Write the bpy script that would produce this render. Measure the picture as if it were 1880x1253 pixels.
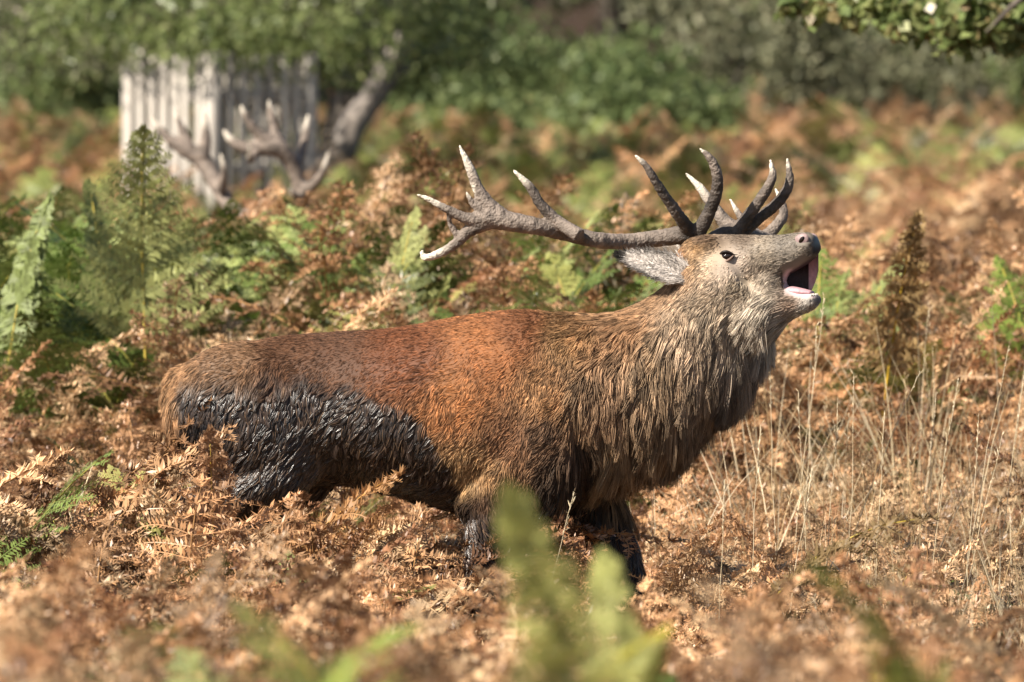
import bpy, math, random
import numpy as np
from mathutils import Vector, Matrix, kdtree
from mathutils.bvhtree import BVHTree

for o in list(bpy.data.objects):
    bpy.data.objects.remove(o)
SC = bpy.context.scene
COL = SC.collection
R = math.radians
rng = np.random.default_rng(7)
random.seed(7)

# ------------------------------------------------------------------ camera, sky, sun, exposure
CAM_H, DIST = 1.5, 20.0
cd = bpy.data.cameras.new('camera'); cam = bpy.data.objects.new('camera', cd); COL.objects.link(cam)
cam.location = (0, -DIST, CAM_H)
cam.rotation_euler = (Vector((0, 0, 1.1065)) - cam.location).to_track_quat('-Z', 'Y').to_euler()
cd.sensor_width = 36; cd.lens = 264.3; cd.clip_start = 0.5; cd.clip_end = 2000
cd.dof.use_dof = True; cd.dof.focus_distance = 19.85; cd.dof.aperture_fstop = 6.3; cd.dof.aperture_blades = 0
SC.camera = cam

SUN_DIR = Vector((-0.60, -0.45, 0.68)).normalized()        # towards the sun
w = bpy.data.worlds.new('World'); SC.world = w; w.use_nodes = True
nt = w.node_tree; sky = nt.nodes.new('ShaderNodeTexSky'); sky.sky_type = 'NISHITA'; sky.sun_disc = False
sky.sun_elevation = math.asin(SUN_DIR.z); sky.sun_rotation = math.atan2(SUN_DIR.x, SUN_DIR.y)
bg = nt.nodes['Background']; bg.inputs['Strength'].default_value = 0.05
nt.links.new(sky.outputs[0], bg.inputs[0])
sl = bpy.data.lights.new('sun', 'SUN'); sl.energy = 5.0; sl.angle = R(0.5); sl.color = (1.0, 0.93, 0.82)
so = bpy.data.objects.new('sun', sl); COL.objects.link(so); so.location = (-20, -20, 30)
so.rotation_euler = SUN_DIR.to_track_quat('Z', 'Y').to_euler()
vs = SC.view_settings; vs.view_transform = 'Standard'; vs.look = 'None'; vs.gamma = 1; vs.use_curve_mapping = False
vs.exposure = 1.12
SC.render.engine = 'CYCLES'
SC.cycles.max_bounces = 6; SC.cycles.diffuse_bounces = 2; SC.cycles.glossy_bounces = 2
SC.cycles.transmission_bounces = 3; SC.cycles.transparent_max_bounces = 4
SC.cycles.use_denoising = True; SC.cycles.denoiser = 'OPENIMAGEDENOISE'; SC.cycles.denoising_input_passes = 'RGB_ALBEDO_NORMAL'; SC.cycles.denoising_prefilter = 'ACCURATE'
SC.cycles_curves.shape = 'RIBBONS' if hasattr(SC, 'cycles_curves') else None

# ------------------------------------------------------------------ helpers
def P(px, py, y=0.0):
    """a point of the place at depth y behind the stag, from sight lines measured on site"""
    k = (DIST + y) / DIST / 690.0
    return Vector(((px - 940) * k, y, CAM_H - (py - 355) * k))

def smooth(a, b, x):
    t = np.clip((np.asarray(x, float) - a) / (b - a), 0, 1)
    return t * t * (3 - 2 * t)

def vnoise(x, y, seed=0):
    """cheap smooth value noise, arrays in, 0..1 out"""
    xi = np.floor(x).astype(np.int64); yi = np.floor(y).astype(np.int64)
    fx = x - xi; fy = y - yi; fx = fx * fx * (3 - 2 * fx); fy = fy * fy * (3 - 2 * fy)
    def h(a, b):
        n = (a * 374761393 + b * 668265263 + seed * 974634777) & 0xffffffff
        n = ((n ^ (n >> 13)) * 1274126177) & 0xffffffff
        return ((n ^ (n >> 16)) & 0xffff) / 65535.0
    return (h(xi, yi) * (1 - fx) + h(xi + 1, yi) * fx) * (1 - fy) + (h(xi, yi + 1) * (1 - fx) + h(xi + 1, yi + 1) * fx) * fy

def fbm(x, y, seed=0):
    return (vnoise(x, y, seed) * .55 + vnoise(x * 2.1 + 9, y * 2.1, seed + 1) * .3 + vnoise(x * 4.3, y * 4.3 + 5, seed + 2) * .15)

GD = np.array([0, 10, 12, 15.5, 20, 23, 26, 30, 34, 42, 50, 60, 80, 105, 140, 200, 400, 900])
GH = np.array([.45, .45, .26, .05, 0, .12, .42, .50, .42, .50, .75, 1.0, 1.6, 2.1, 6.0, 18., 40., 60.])
def ground(x, y):
    x = np.asarray(x, float); d = np.asarray(y, float) + DIST
    g = np.interp(d, GD, GH)
    g = (g + np.interp(d - 1.5, GD, GH) + np.interp(d + 1.5, GD, GH)) / 3
    left = smooth(0.9, -0.6, x) * np.exp(-((d - 26.5) / 3.2) ** 2) * 0.10
    return g + left + (fbm(x * .6 + 40, d * .6 + 40, 3) - .5) * 0.12 * smooth(2, 6, np.abs(d - 20) + 3)

def mesh_np(name, v, faces, mats=(), smooth_=False, fmat=None):
    """v (N,3); faces: (M,k) array of one polygon size, or list of such arrays"""
    if isinstance(faces, np.ndarray): faces = [faces]
    faces = [np.asarray(f) for f in faces if len(f)]
    me = bpy.data.meshes.new(name)
    me.vertices.add(len(v)); me.vertices.foreach_set('co', np.asarray(v, np.float32).ravel())
    tot = sum(f.size for f in faces); n = sum(len(f) for f in faces)
    me.loops.add(tot); me.polygons.add(n)
    me.loops.foreach_set('vertex_index', np.concatenate([f.ravel() for f in faces]).astype(np.int32))
    sizes = np.concatenate([np.full(len(f), f.shape[1]) for f in faces])
    starts = np.concatenate([[0], np.cumsum(sizes)[:-1]])
    me.polygons.foreach_set('loop_start', starts.astype(np.int32))
    me.polygons.foreach_set('loop_total', sizes.astype(np.int32))
    if fmat is not None: me.polygons.foreach_set('material_index', np.asarray(fmat, np.int32))
    if smooth_: me.polygons.foreach_set('use_smooth', np.ones(n, bool))
    for m in mats: me.materials.append(m)
    me.update(calc_edges=True); me.validate()
    return me

def link(name, data, parent=None):
    o = bpy.data.objects.new(name, data); COL.objects.link(o)
    if parent is not None: o.parent = parent
    return o

def tag(o, label=None, cat=None, group=None, kind=None):
    if label: o['label'] = label
    if cat: o['category'] = cat
    if group: o['group'] = group
    if kind: o['kind'] = kind
    return o

def empty(name, loc=(0, 0, 0)):
    o = bpy.data.objects.new(name, None); COL.objects.link(o); o.location = loc; o.empty_display_size = .1
    return o

class MB:
    """collects tubes, quads and tris as numpy lists with a material index"""
    def __init__(s): s.v = []; s.q = []; s.t = []; s.qm = []; s.tm = []; s.n = 0
    def add(s, v, q=None, t=None, m=0):
        v = np.asarray(v, float).reshape(-1, 3)
        if q is not None and len(q): q = np.asarray(q) + s.n; s.q.append(q); s.qm.append(np.full(len(q), m))
        if t is not None and len(t): t = np.asarray(t) + s.n; s.t.append(t); s.tm.append(np.full(len(t), m))
        s.v.append(v); s.n += len(v)
    def tube(s, pts, rad, k=6, m=0, flat=1.0):
        pts = np.asarray(pts, float); n = len(pts); rad = np.broadcast_to(rad, (n,))
        tan = np.gradient(pts, axis=0); tan /= np.linalg.norm(tan, axis=1)[:, None] + 1e-9
        up = np.array([0.31, 0.77, 0.55]); vs = []
        a = np.cross(tan[0], up); a /= np.linalg.norm(a)
        for i in range(n):
            a = a - tan[i] * a.dot(tan[i]); a /= np.linalg.norm(a) + 1e-9; b = np.cross(tan[i], a)
            th = np.arange(k) * 2 * math.pi / k
            vs.append(pts[i] + rad[i] * (np.cos(th)[:, None] * a + flat * np.sin(th)[:, None] * b))
        vs = np.concatenate(vs); j = np.arange(k); q = []
        for i in range(n - 1):
            q.append(np.stack([i * k + j, i * k + (j + 1) % k, (i + 1) * k + (j + 1) % k, (i + 1) * k + j], 1))
        caps = np.array([[0, jj + 1, jj] for jj in range(1, k - 1)] + [[(n - 1) * k, (n - 1) * k + jj, (n - 1) * k + jj + 1] for jj in range(1, k - 1)])
        s.add(vs, np.concatenate(q), caps, m)
    def mesh(s, name, mats=(), sm=False):
        fs = []; fm = []
        if s.q: fs.append(np.concatenate(s.q)); fm.append(np.concatenate(s.qm))
        if s.t: fs.append(np.concatenate(s.t)); fm.append(np.concatenate(s.tm))
        return mesh_np(name, np.concatenate(s.v), fs, mats, sm, np.concatenate(fm))

def catmull(p, n):
    """p (k, c) control rows -> (n, c) rows along a Catmull-Rom curve"""
    p = np.asarray(p, float); k = len(p)
    ext = np.vstack([2 * p[0] - p[1], p, 2 * p[-1] - p[-2]])
    out = []
    for u in np.linspace(0, k - 1 - 1e-6, n):
        i = int(u); t = u - i; a, b, c, d = ext[i:i + 4]
        out.append(.5 * ((2 * b) + (c - a) * t + (2 * a - 5 * b + 4 * c - d) * t * t + (3 * b - a - 3 * c + d) * t ** 3))
    return np.array(out)

def add_attr(me, name, typ, dom, arr):
    at = me.attributes.new(name, typ, dom)
    key = {'FLOAT': 'value', 'INT': 'value', 'FLOAT_VECTOR': 'vector', 'FLOAT_COLOR': 'color'}[typ]
    at.data.foreach_set(key, np.ascontiguousarray(arr, np.int32 if typ == 'INT' else np.float32).ravel())

# ------------------------------------------------------------------ materials
def mat(name):
    m = bpy.data.materials.new(name); m.use_nodes = True
    n = m.node_tree; b = n.nodes['Principled BSDF']
    return m, n, b
def node(n, t, **kw):
    x = n.nodes.new(t)
    for k, v in kw.items(): setattr(x, k, v)
    return x
def ramp(n, stops):
    r = n.nodes.new('ShaderNodeValToRGB'); e = r.color_ramp.elements
    while len(e) < len(stops): e.new(0.5)
    for i, (p, c) in enumerate(stops): e[i].position = p; e[i].color = (*c, 1)
    return r
def noise_mat(name, stops, scale, rough=.85, bump=0.0, bscale=None, stretch=None, detail=6, coord='Object'):
    m, n, b = mat(name)
    tc = node(n, 'ShaderNodeTexCoord'); src = tc.outputs[coord]
    if stretch:
        mp = node(n, 'ShaderNodeMapping'); mp.inputs['Scale'].default_value = stretch
        n.links.new(src, mp.inputs[0]); src = mp.outputs[0]
    ns = node(n, 'ShaderNodeTexNoise'); ns.inputs['Scale'].default_value = scale; ns.inputs['Detail'].default_value = detail
    n.links.new(src, ns.inputs['Vector'])
    r = ramp(n, stops); n.links.new(ns.outputs['Fac'], r.inputs[0]); n.links.new(r.outputs[0], b.inputs['Base Color'])
    b.inputs['Roughness'].default_value = rough; b.inputs['Specular IOR Level'].default_value = .25
    if bump:
        n2 = node(n, 'ShaderNodeTexNoise'); n2.inputs['Scale'].default_value = bscale or scale * 3
        n.links.new(src, n2.inputs['Vector'])
        bp = node(n, 'ShaderNodeBump'); bp.inputs['Strength'].default_value = bump; bp.inputs['Distance'].default_value = .02
        n.links.new(n2.outputs['Fac'], bp.inputs['Height']); n.links.new(bp.outputs[0], b.inputs['Normal'])
    return m

def leaf_mat(name, attr_type, attr='tint', rough=.5, trans=.35, spec=.3, fallback=None, face_rnd=None):
    """leaf blade: diffuse + light passing through; colour from an attribute, jittered per copy"""
    m, n, b = mat(name)
    out = n.nodes['Material Output']
    if fallback is None:
        at = node(n, 'ShaderNodeAttribute', attribute_type=attr_type, attribute_name=attr); csrc = at.outputs['Color']
    else:
        at = node(n, 'ShaderNodeAttribute', attribute_type='GEOMETRY', attribute_name=face_rnd)
        r = ramp(n, fallback); n.links.new(at.outputs['Fac'], r.inputs[0]); csrc = r.outputs[0]
    geo = node(n, 'ShaderNodeNewGeometry')
    ns = node(n, 'ShaderNodeTexNoise'); ns.inputs['Scale'].default_value = 22; ns.inputs['Detail'].default_value = 3
    n.links.new(geo.outputs['Position'], ns.inputs['Vector'])
    mr = node(n, 'ShaderNodeMapRange'); mr.inputs['From Min'].default_value = .25; mr.inputs['From Max'].default_value = .75
    mr.inputs['To Min'].default_value = .6; mr.inputs['To Max'].default_value = 1.4
    n.links.new(ns.outputs['Fac'], mr.inputs[0])
    hs = node(n, 'ShaderNodeHueSaturation'); n.links.new(csrc, hs.inputs['Color']); n.links.new(mr.outputs[0], hs.inputs['Value'])
    n.links.new(hs.outputs[0], b.inputs['Base Color'])
    b.inputs['Roughness'].default_value = rough; b.inputs['Specular IOR Level'].default_value = spec
    tr = node(n, 'ShaderNodeBsdfTranslucent'); n.links.new(hs.outputs[0], tr.inputs[0])
    mx = node(n, 'ShaderNodeMixShader'); mx.inputs[0].default_value = trans
    n.links.new(b.outputs[0], mx.inputs[1]); n.links.new(tr.outputs[0], mx.inputs[2]); n.links.new(mx.outputs[0], out.inputs[0])
    return m

M_FERN = leaf_mat('bracken_blade', 'INSTANCER', rough=.42, spec=.4, trans=.18)
M_FERN_OBJ = leaf_mat('bracken_blade_single', 'GEOMETRY', trans=.36)
M_STEM = leaf_mat('bracken_stalk', 'INSTANCER', 'stalk', .45, .1)
M_STEM_OBJ = leaf_mat('bracken_stalk_single', 'GEOMETRY', 'stalk', .45, .1)
M_GRASS = leaf_mat('dry_grass_blade', 'INSTANCER', 'tint', .45, .3)
M_SOIL = noise_mat('litter_soil', [(.3, (.010, .006, .004)), (.5, (.030, .017, .010)), (.7, (.07, .038, .020))], 9, .95, .8, 40)
M_HILL = None
M_BARK = noise_mat('bark', [(.3, (.035, .028, .022)), (.55, (.11, .09, .072)), (.75, (.22, .19, .16))], 7, .9, .9, 18, (1, 1, .25))
M_PALE_LIT_BARK = noise_mat('pale_lit_bark', [(.3, (.12, .10, .085)), (.55, (.30, .255, .22)), (.75, (.45, .40, .36))], 6, .9, .9, 18, (1, 1, .25))  # lighter bark variant: the leaning trunk's sunlit look is put into its colour
M_WOOD = noise_mat('weathered_board', [(.25, (.26, .225, .195)), (.5, (.44, .395, .345)), (.75, (.58, .535, .47))], 5, .8, .3, 40, (6, 6, .5))
M_LEAFA = leaf_mat('tree_leaf_green', 'GEOMETRY', rough=.4, spec=.4, trans=.35, fallback=[(0, (.075, .105, .034)), (.5, (.17, .21, .070)), (.85, (.29, .32, .13)), (1, (.40, .36, .18))], face_rnd='rnd')
M_LEAFB = leaf_mat('tree_leaf_dull', 'GEOMETRY', rough=.5, trans=.35, fallback=[(0, (0.060, 0.093, 0.034)), (.5, (0.145, 0.187, 0.068)), (.85, (0.221, 0.255, 0.102)), (1, (0.272, 0.221, 0.119))], face_rnd='rnd')
M_LEAFC = leaf_mat('tree_leaf_grey', 'GEOMETRY', rough=.55, trans=.3, fallback=[(0, (0.090, 0.098, 0.053)), (.5, (0.195, 0.195, 0.112)), (.85, (0.285, 0.270, 0.165)), (1, (0.315, 0.240, 0.165))], face_rnd='rnd')
M_LEAFD = leaf_mat('hawthorn_leaf', 'GEOMETRY', rough=.38, spec=.45, trans=.4, fallback=[(0, (.085, .125, .04)), (.45, (.19, .24, .08)), (.75, (.33, .34, .14)), (1, (.40, .22, .12))], face_rnd='rnd')

# ------------------------------------------------------------------ ground sheet
def build_ground():
    ys = np.concatenate([np.linspace(-24, 10, 120), np.linspace(10.5, 60, 90), np.geomspace(61, 900, 40)])
    us = np.concatenate([-np.geomspace(60, 1, 14)[:-1] / 10, np.linspace(-.1, .1, 90) , np.geomspace(1, 60, 14)[1:] / 10])
    us = np.sort(us)
    Y, U = np.meshgrid(ys, us, indexing='ij')
    X = U * (Y + 46) * 1.6
    Z = ground(X, Y) 
    v = np.stack([X, Y, Z], -1).reshape(-1, 3); nu = len(us)
    i, j = np.meshgrid(np.arange(len(ys) - 1), np.arange(nu - 1), indexing='ij')
    a = (i * nu + j).ravel()
    me = mesh_np('ground', v, np.stack([a, a + 1, a + nu + 1, a + nu], 1), (M_SOIL,), True)
    tag(link('ground', me), kind='structure')
build_ground()

# ------------------------------------------------------------------ bracken frond shapes
def frond(seed, dead=True, npair=15, arch=1.0, curl=1.0, stipe=.38, blade_w=.30, rag=1.0):
    """one frond, total stalk length 1, base at the origin, rising along z and arching to +x"""
    r = np.random.default_rng(seed); mb = MB()
    n = 26; t = np.linspace(0, 1, n)
    th = .12 + arch * (t ** 1.6) * 1.25 + np.cumsum(r.normal(0, .03, n))
    az = np.cumsum(r.normal(0, .04, n))
    d = np.stack([np.sin(th) * np.cos(az), np.sin(th) * np.sin(az), np.cos(th)], 1)
    p = np.vstack([[0, 0, 0], np.cumsum(d[:-1], 0) / (n - 1)])
    mb.tube(p[::2], np.interp(t[::2], [0, 1], [.0055, .0012]), 4, 1)
    up = np.cross(d, np.array([0, 1., 0])); up /= np.linalg.norm(up, axis=1)[:, None]; up = -up
    for k in range(npair):
        u = k / (npair - 1); tt = stipe + (1 - stipe) * (u ** .85) * .985
        i = min(int(tt * (n - 1)), n - 2); f = tt * (n - 1) - i
        base = p[i] * (1 - f) + p[i + 1] * f; T = d[i]; S = np.cross(up[i], T)
        L0 = blade_w * (1 - u) ** .8 * (.72 + .28 * min(1, u * 6 + .6)) + .02
        for sg in (-1, 1):
            if r.random() < .10 * rag: continue
            L = L0 * r.uniform(.75, 1.1)
            dr = sg * S * .86 + T * (.42 + .3 * u) + up[i] * r.normal(.12, .18)
            if dead: dr += np.array([0, 0, -.25 * r.random()]) + r.normal(0, .17 * rag, 3)
            dr /= np.linalg.norm(dr)
            m = max(6, int(7 + 18 * L / blade_w)); s = np.linspace(0, 1, m + 1)
            cv = curl * r.uniform(.3, 1.4) * (1 if dead else .35); cdir = np.array([0, 0, -1.]) * .8 + r.normal(0, .5, 3) * (1 if dead else .4) + T * .5
            pts = [base]; q = dr.copy(); dd = []
            for a in range(m):
                q = q + cdir * cv * (1.7 / m) * s[a + 1] ** 1.2; q /= np.linalg.norm(q); dd.append(q.copy()); pts.append(pts[-1] + q * L / m)
            pts = np.array(pts); dd = np.array(dd)
            nb = np.cross(dd, up[i] + r.normal(0, .25 if dead else .08, 3)); nb /= np.linalg.norm(nb, axis=1)[:, None] + 1e-9
            un = np.cross(nb, dd)
            wv = .0016
            rv = np.concatenate([pts[:-1] + nb * wv, pts[:-1] - nb * wv, pts[-1:]]); 
            qs = np.array([[a, a + 1, m + a + 1, m + a] for a in range(m - 1)]); mb.add(rv, qs, np.array([[m - 1, 2 * m, 2 * m - 1]]), 0)
            for a in range(m):
                pl = (.036 * (1 - s[a]) ** .7 + .008) * (.6 + .5 * L / blade_w) * r.uniform(.7, 1.15)
                for sd in (-1, 1):
                    if r.random() < .08 * rag: continue
                    c = pts[a] + dd[a] * L / m * r.random() * .5
                    e = sd * nb[a] + dd[a] * r.uniform(.25, .7) + un[a] * (r.normal(-.30, .38) if dead else r.normal(.05, .18))
                    e /= np.linalg.norm(e)
                    wd = dd[a] * pl * r.uniform(.16, .22) if not dead else (dd[a] + un[a] * r.normal(0, .5)) * pl * r.uniform(.12, .19)
                    mid = c + e * pl * .42; drop = un[a] * pl * (r.uniform(-.38, .05) if dead else r.uniform(-.12, .02))
                    mb.add([c, mid + wd, c + e * pl + drop, mid - wd], np.array([[0, 1, 2, 3]]), None, 0)
    return mb

def make_lib(name, builders):
    c = bpy.data.collections.new(name)
    for i, (nm, me) in enumerate(builders):
        o = bpy.data.objects.new(f'{name}_{i:02d}_{nm}', me); c.objects.link(o)
    return c

def scatter(name, lib, pos, rot, scl, idx, attrs, label, cat):
    """one mass of ground cover: a cloud of points that carries copies of the shapes in lib"""
    me = bpy.data.meshes.new(name); me.vertices.add(len(pos)); me.vertices.foreach_set('co', np.asarray(pos, np.float32).ravel())
    add_attr(me, 'rot', 'FLOAT_VECTOR', 'POINT', rot); add_attr(me, 'scl', 'FLOAT_VECTOR', 'POINT', scl); add_attr(me, 'idx', 'INT', 'POINT', idx)
    for k, a in attrs.items(): add_attr(me, k, 'FLOAT_COLOR', 'POINT', np.concatenate([a, np.ones((len(a), 1))], 1))
    me.update(); o = link(name, me)
    g = bpy.data.node_groups.new(name, 'GeometryNodeTree')
    g.interface.new_socket('Geometry', in_out='INPUT', socket_type='NodeSocketGeometry'); g.interface.new_socket('Geometry', in_out='OUTPUT', socket_type='NodeSocketGeometry')
    gi = g.nodes.new('NodeGroupInput'); go = g.nodes.new('NodeGroupOutput')
    ci = g.nodes.new('GeometryNodeCollectionInfo'); ci.inputs['Collection'].default_value = lib
    ci.inputs['Separate Children'].default_value = True; ci.inputs['Reset Children'].default_value = True
    ip = g.nodes.new('GeometryNodeInstanceOnPoints'); ip.inputs['Pick Instance'].default_value = True
    def na(nm, ty):
        x = g.nodes.new('GeometryNodeInputNamedAttribute'); x.data_type = ty; x.inputs[0].default_value = nm
        return x.outputs['Attribute']
    L = g.links.new
    L(gi.outputs[0], ip.inputs['Points']); L(ci.outputs[0], ip.inputs['Instance']); L(na('idx', 'INT'), ip.inputs['Instance Index'])
    er = g.nodes.new('FunctionNodeEulerToRotation'); L(na('rot', 'FLOAT_VECTOR'), er.inputs[0]); L(er.outputs[0], ip.inputs['Rotation'])
    L(na('scl', 'FLOAT_VECTOR'), ip.inputs['Scale']); L(ip.outputs[0], go.inputs[0])
    md = o.modifiers.new('spread', 'NODES'); md.node_group = g
    tag(o, label, cat, kind='stuff'); return o

DEAD = [('dead', frond(100 + i, True, 15, random.uniform(.5, 1.5), random.uniform(.9, 1.9), random.uniform(.25, .42), random.uniform(.24, .33), 1.2).mesh('dead_frond', (M_FERN, M_STEM))) for i in range(9)]
GREEN = [('green', frond(200 + i, False, 16, random.uniform(.3, 1.0), random.uniform(.5, 1.1), random.uniform(.3, .42), random.uniform(.28, .36), .5).mesh('green_frond', (M_FERN, M_STEM))) for i in range(6)]
LIB_F = make_lib('frond_library', DEAD + GREEN)

def blade_tuft(seed, n=9, spread=.25):
    r = np.random.default_rng(seed); mb = MB()
    for k in range(n):
        a = r.uniform(0, 6.28); ln = r.uniform(.55, 1.0); lean = r.uniform(.02, spread) * (2 if r.random() < .15 else 1)
        s = np.linspace(0, 1, 7); out = lean * s + r.uniform(0, .25) * s ** 3
        p = np.stack([np.cos(a) * out + r.normal(0, .02), np.sin(a) * out + r.normal(0, .02) + 0 * s, s * ln], 1)
        w_ = np.interp(s, [0, .6, 1], [.0030, .0022, .0005]) * r.uniform(.6, 1.2)
        b = r.uniform(0, 6.28); sd = np.array([math.cos(b), math.sin(b), 0])
        v = np.concatenate([p + sd * w_[:, None], p - sd * w_[:, None]])
        mb.add(v, np.array([[i, i + 1, 8 + i, 7 + i] for i in range(6)]))
        if r.random() < .15:                                     # a seed head
            for j in range(7):
                c = p[-1] - np.array([0, 0, j * .014]); e = r.normal(0, .007, 3); e[2] = .012
                mb.add([c, c + e + sd * .002, c + e * 1.6, c + e - sd * .002], np.array([[0, 1, 2, 3]]))
    return mb.mesh('grass_tuft', (M_GRASS,))
LIB_G = make_lib('grass_library', [('tuft', blade_tuft(300 + i, 7 + i, .15 + .04 * i)) for i in range(6)])

# how green / how tall the bracken stands, as a map of the place
def blobs(x, d, lst):
    s = 0
    for bx, bd, rx, rd, a in lst: s = s + a * np.exp(-((x - bx) / rx) ** 2 - ((d - bd) / rd) ** 2)
    return s
GREEN_SPOTS = [(-1.6, 26.5, .9, 3.0, 1.3), (-.65, 26.2, .7, 2.2, 1.0), (-2.2, 28, 1.0, 3, .9), (.1, 26.5, .35, 2.5, .7), (.35, 27, .3, 2, .55), (1.15, 26.0, .35, 1.8, .8),
               (1.55, 26.5, .25, 1.5, .55), (1.95, 26.5, .3, 1.6, .6), (1.6, 29, .6, 2, .3), (-1.9, 23.5, .5, 1.0, .25),
               (-3, 68, 3, 9, .8), (3.4, 70, 4.5, 9, .85), (0, 62, 2.5, 8, .55), (-2.5, 52, 2, 6, .5), (.4, 48, 1.2, 6, .55), (-.3, 58, 1.5, 6, .5), (-7, 65, 4, 10, .7), (9, 68, 4, 10, .7),
               (.13, 10.6, .16, 1.8, 1.14), (-.25, 10.6, .14, 1.8, 1.04), (.75, 10.6, .22, 1.8, 1.14), (-.55, 10.6, .2, 1.8, 0.66), (.35, 10.2, .15, 1.2, 1.0), (-.72, 12, .12, 1, .25)]
def greenness(x, y):
    d = y + DIST
    front = 1 - smooth(25.2, 23.6, d) * smooth(14, 15.5, d) * .93
    return np.clip(front * blobs(x, d, GREEN_SPOTS) * (.05 + 1.15 * smooth(.32, .68, fbm(x * 1.9, d * 1.3, 11))) * np.where(d < 40, .52, .78) - .05 + .10 * (fbm(x * .9, d * .5, 21) > .62), 0, 1)
STAG_X0, STAG_X1 = -.95, .85
def tallness(x, y):
    """height of the cover: beaten down round the stag, high on the bank behind it"""
    d = y + DIST
    h = .56 + .30 * (fbm(x * .8 + 3, d * .8, 31) - .45)
    h = h + (.33 - .12 * smooth(.2, .8, x)) * smooth(23, 26.5, d) * smooth(34, 29, d) + .14 * smooth(45, 60, d)
    inside = smooth(-1.25, -.95, x) * smooth(1.25, .7, x)
    h = h * (1 - .10 * inside * smooth(17.0, 18.6, d) * smooth(22.5, 20.6, d))
    h = h + (.24 + .04 * smooth(-.60, -.75, x)) * smooth(-.18, -.36, x) * smooth(17.5, 19.2, d) * smooth(20.6, 20.0, d)
    h = h * (1 - .30 * smooth(-.30, -.18, x) * smooth(.22, .10, x) * smooth(16.6, 18.2, d) * smooth(21.2, 20.4, d))
    right = smooth(.45, .9, x)
    return h * (1 - .12 * right * smooth(24, 20, d) * smooth(15, 18, d))

def spread_points(zones, seed):
    r = np.random.default_rng(seed); out = []
    for d0, d1, dens, mx in zones:
        area = 0.068 * 2 * (d1 ** 2 - d0 ** 2) / 2 + 2 * mx * (d1 - d0); n = int(area * dens)
        d = r.uniform(d0, d1, n * 2); wgt = (.136 * d / 2 + mx); keep = r.random(n * 2) < wgt / wgt.max(); d = d[keep][:n]
        x = r.uniform(-1, 1, len(d)) * (.068 * d + mx); out.append(np.stack([x, d - DIST], 1))
    return np.concatenate(out)

def build_bracken():
    r = np.random.default_rng(5)
    xy = spread_points([(8.0, 13, 62, .5), (13, 23, 98, .7), (23, 31, 75, .9), (31, 44, 26, 1.2), (44, 62, 13, 1.8), (62, 92, 7, 3.0)], 51)
    x, y = xy.T; d = y + DIST; n = len(x)
    g = greenness(x, y); isg = r.random(n) < g; tall = tallness(x, y)
    body = (x > -.80) & (x < .62) & (np.abs(y) < .20); keep = ~(body & (r.random(n) < .8))
    guard = (np.abs(x + 2.2) < .75) & (np.abs(y - 36.6) < .8); keep &= ~guard
    x, y, d, g, isg, tall = (a[keep] for a in (x, y, d, g, isg, tall)); n = len(x)
    idx = np.where(isg, r.integers(9, 15, n), r.integers(0, 9, n))
    tilt = np.where(isg, np.abs(r.normal(.12, .22, n)), np.abs(r.normal(.42, .38, n))); tilt = np.clip(tilt, 0, 1.3)
    lenf = np.where(isg, r.uniform(.85, 1.3, n), r.uniform(.7, 1.25, n)) * np.where(d > 44, 1.25, 1)
    up = np.where(isg, 0, r.random(n) * .30 * tall)
    s = tall * lenf
    s = np.where(d < 16, np.minimum(s, np.interp(d, [8, 11, 13, 16], [.52, .56, .62, .76]) * r.uniform(.8, 1.1, n)), s)
    rot = np.stack([r.normal(0, .15, n), tilt, r.uniform(0, 6.283, n)], 1)
    pos = np.stack([x, y, ground(x, y) + up - .02], 1)
    sc = np.stack([s * r.uniform(.9, 1.15, n)] * 2 + [s], 1)
    v = (.30 + 1.05 * r.random(n) ** .8)[:, None]
    pal_d = np.array([(.47, .285, .165), (.38, .21, .115), (.54, .36, .225), (.25, .125, .068), (.53, .38, .245), (.43, .245, .135)])
    pal_g = np.array([(.13, .18, .04), (.18, .235, .06), (.28, .31, .115), (.09, .14, .028), (.32, .30, .10), (.23, .26, .085)])
    near_y = ((d < 13) & (x > .25) & (x < .5))[:, None]
    pal_d = pal_d * np.array([1.03, .98, .86])
    cd_ = pal_d[r.integers(0, 6, n)] * v; cg = pal_g[r.integers(0, 6, n)] * v
    cg = np.where((d > 42)[:, None], cg * .5 + np.array([.22, .23, .065]) * v * .55, cg)
    cg = np.where(near_y & (r.random((n, 1)) < .6), np.array([.42, .36, .05]) * v, cg)
    # straw-coloured patch on the right, darker rust on the far field
    straw = (smooth(.5, 1.0, x) * smooth(24.5, 22, d) * smooth(15, 17, d))[:, None] * r.random((n, 1))
    cd_ = cd_ * (1 - straw * .6) + np.array([.42, .29, .17]) * straw * .6 * v
    tint = np.where(isg[:, None], cg, cd_)
    stalk = np.where(isg[:, None], np.array([.34, .30, .06]), np.array([.40, .21, .08])) * r.uniform(.6, 1.15, (n, 1))
    for nm, sel, lab, ct in (('dead_bracken', ~isg, 'dense rust brown dead bracken covering the ground around the roaring stag', 'bracken'),
                             ('green_bracken', isg, 'green and yellowing bracken fronds growing among the dead brown bracken', 'bracken')):
        scatter(nm, LIB_F, pos[sel], rot[sel], sc[sel], idx[sel], {'tint': tint[sel], 'stalk': stalk[sel]}, lab, ct)
build_bracken()

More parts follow.
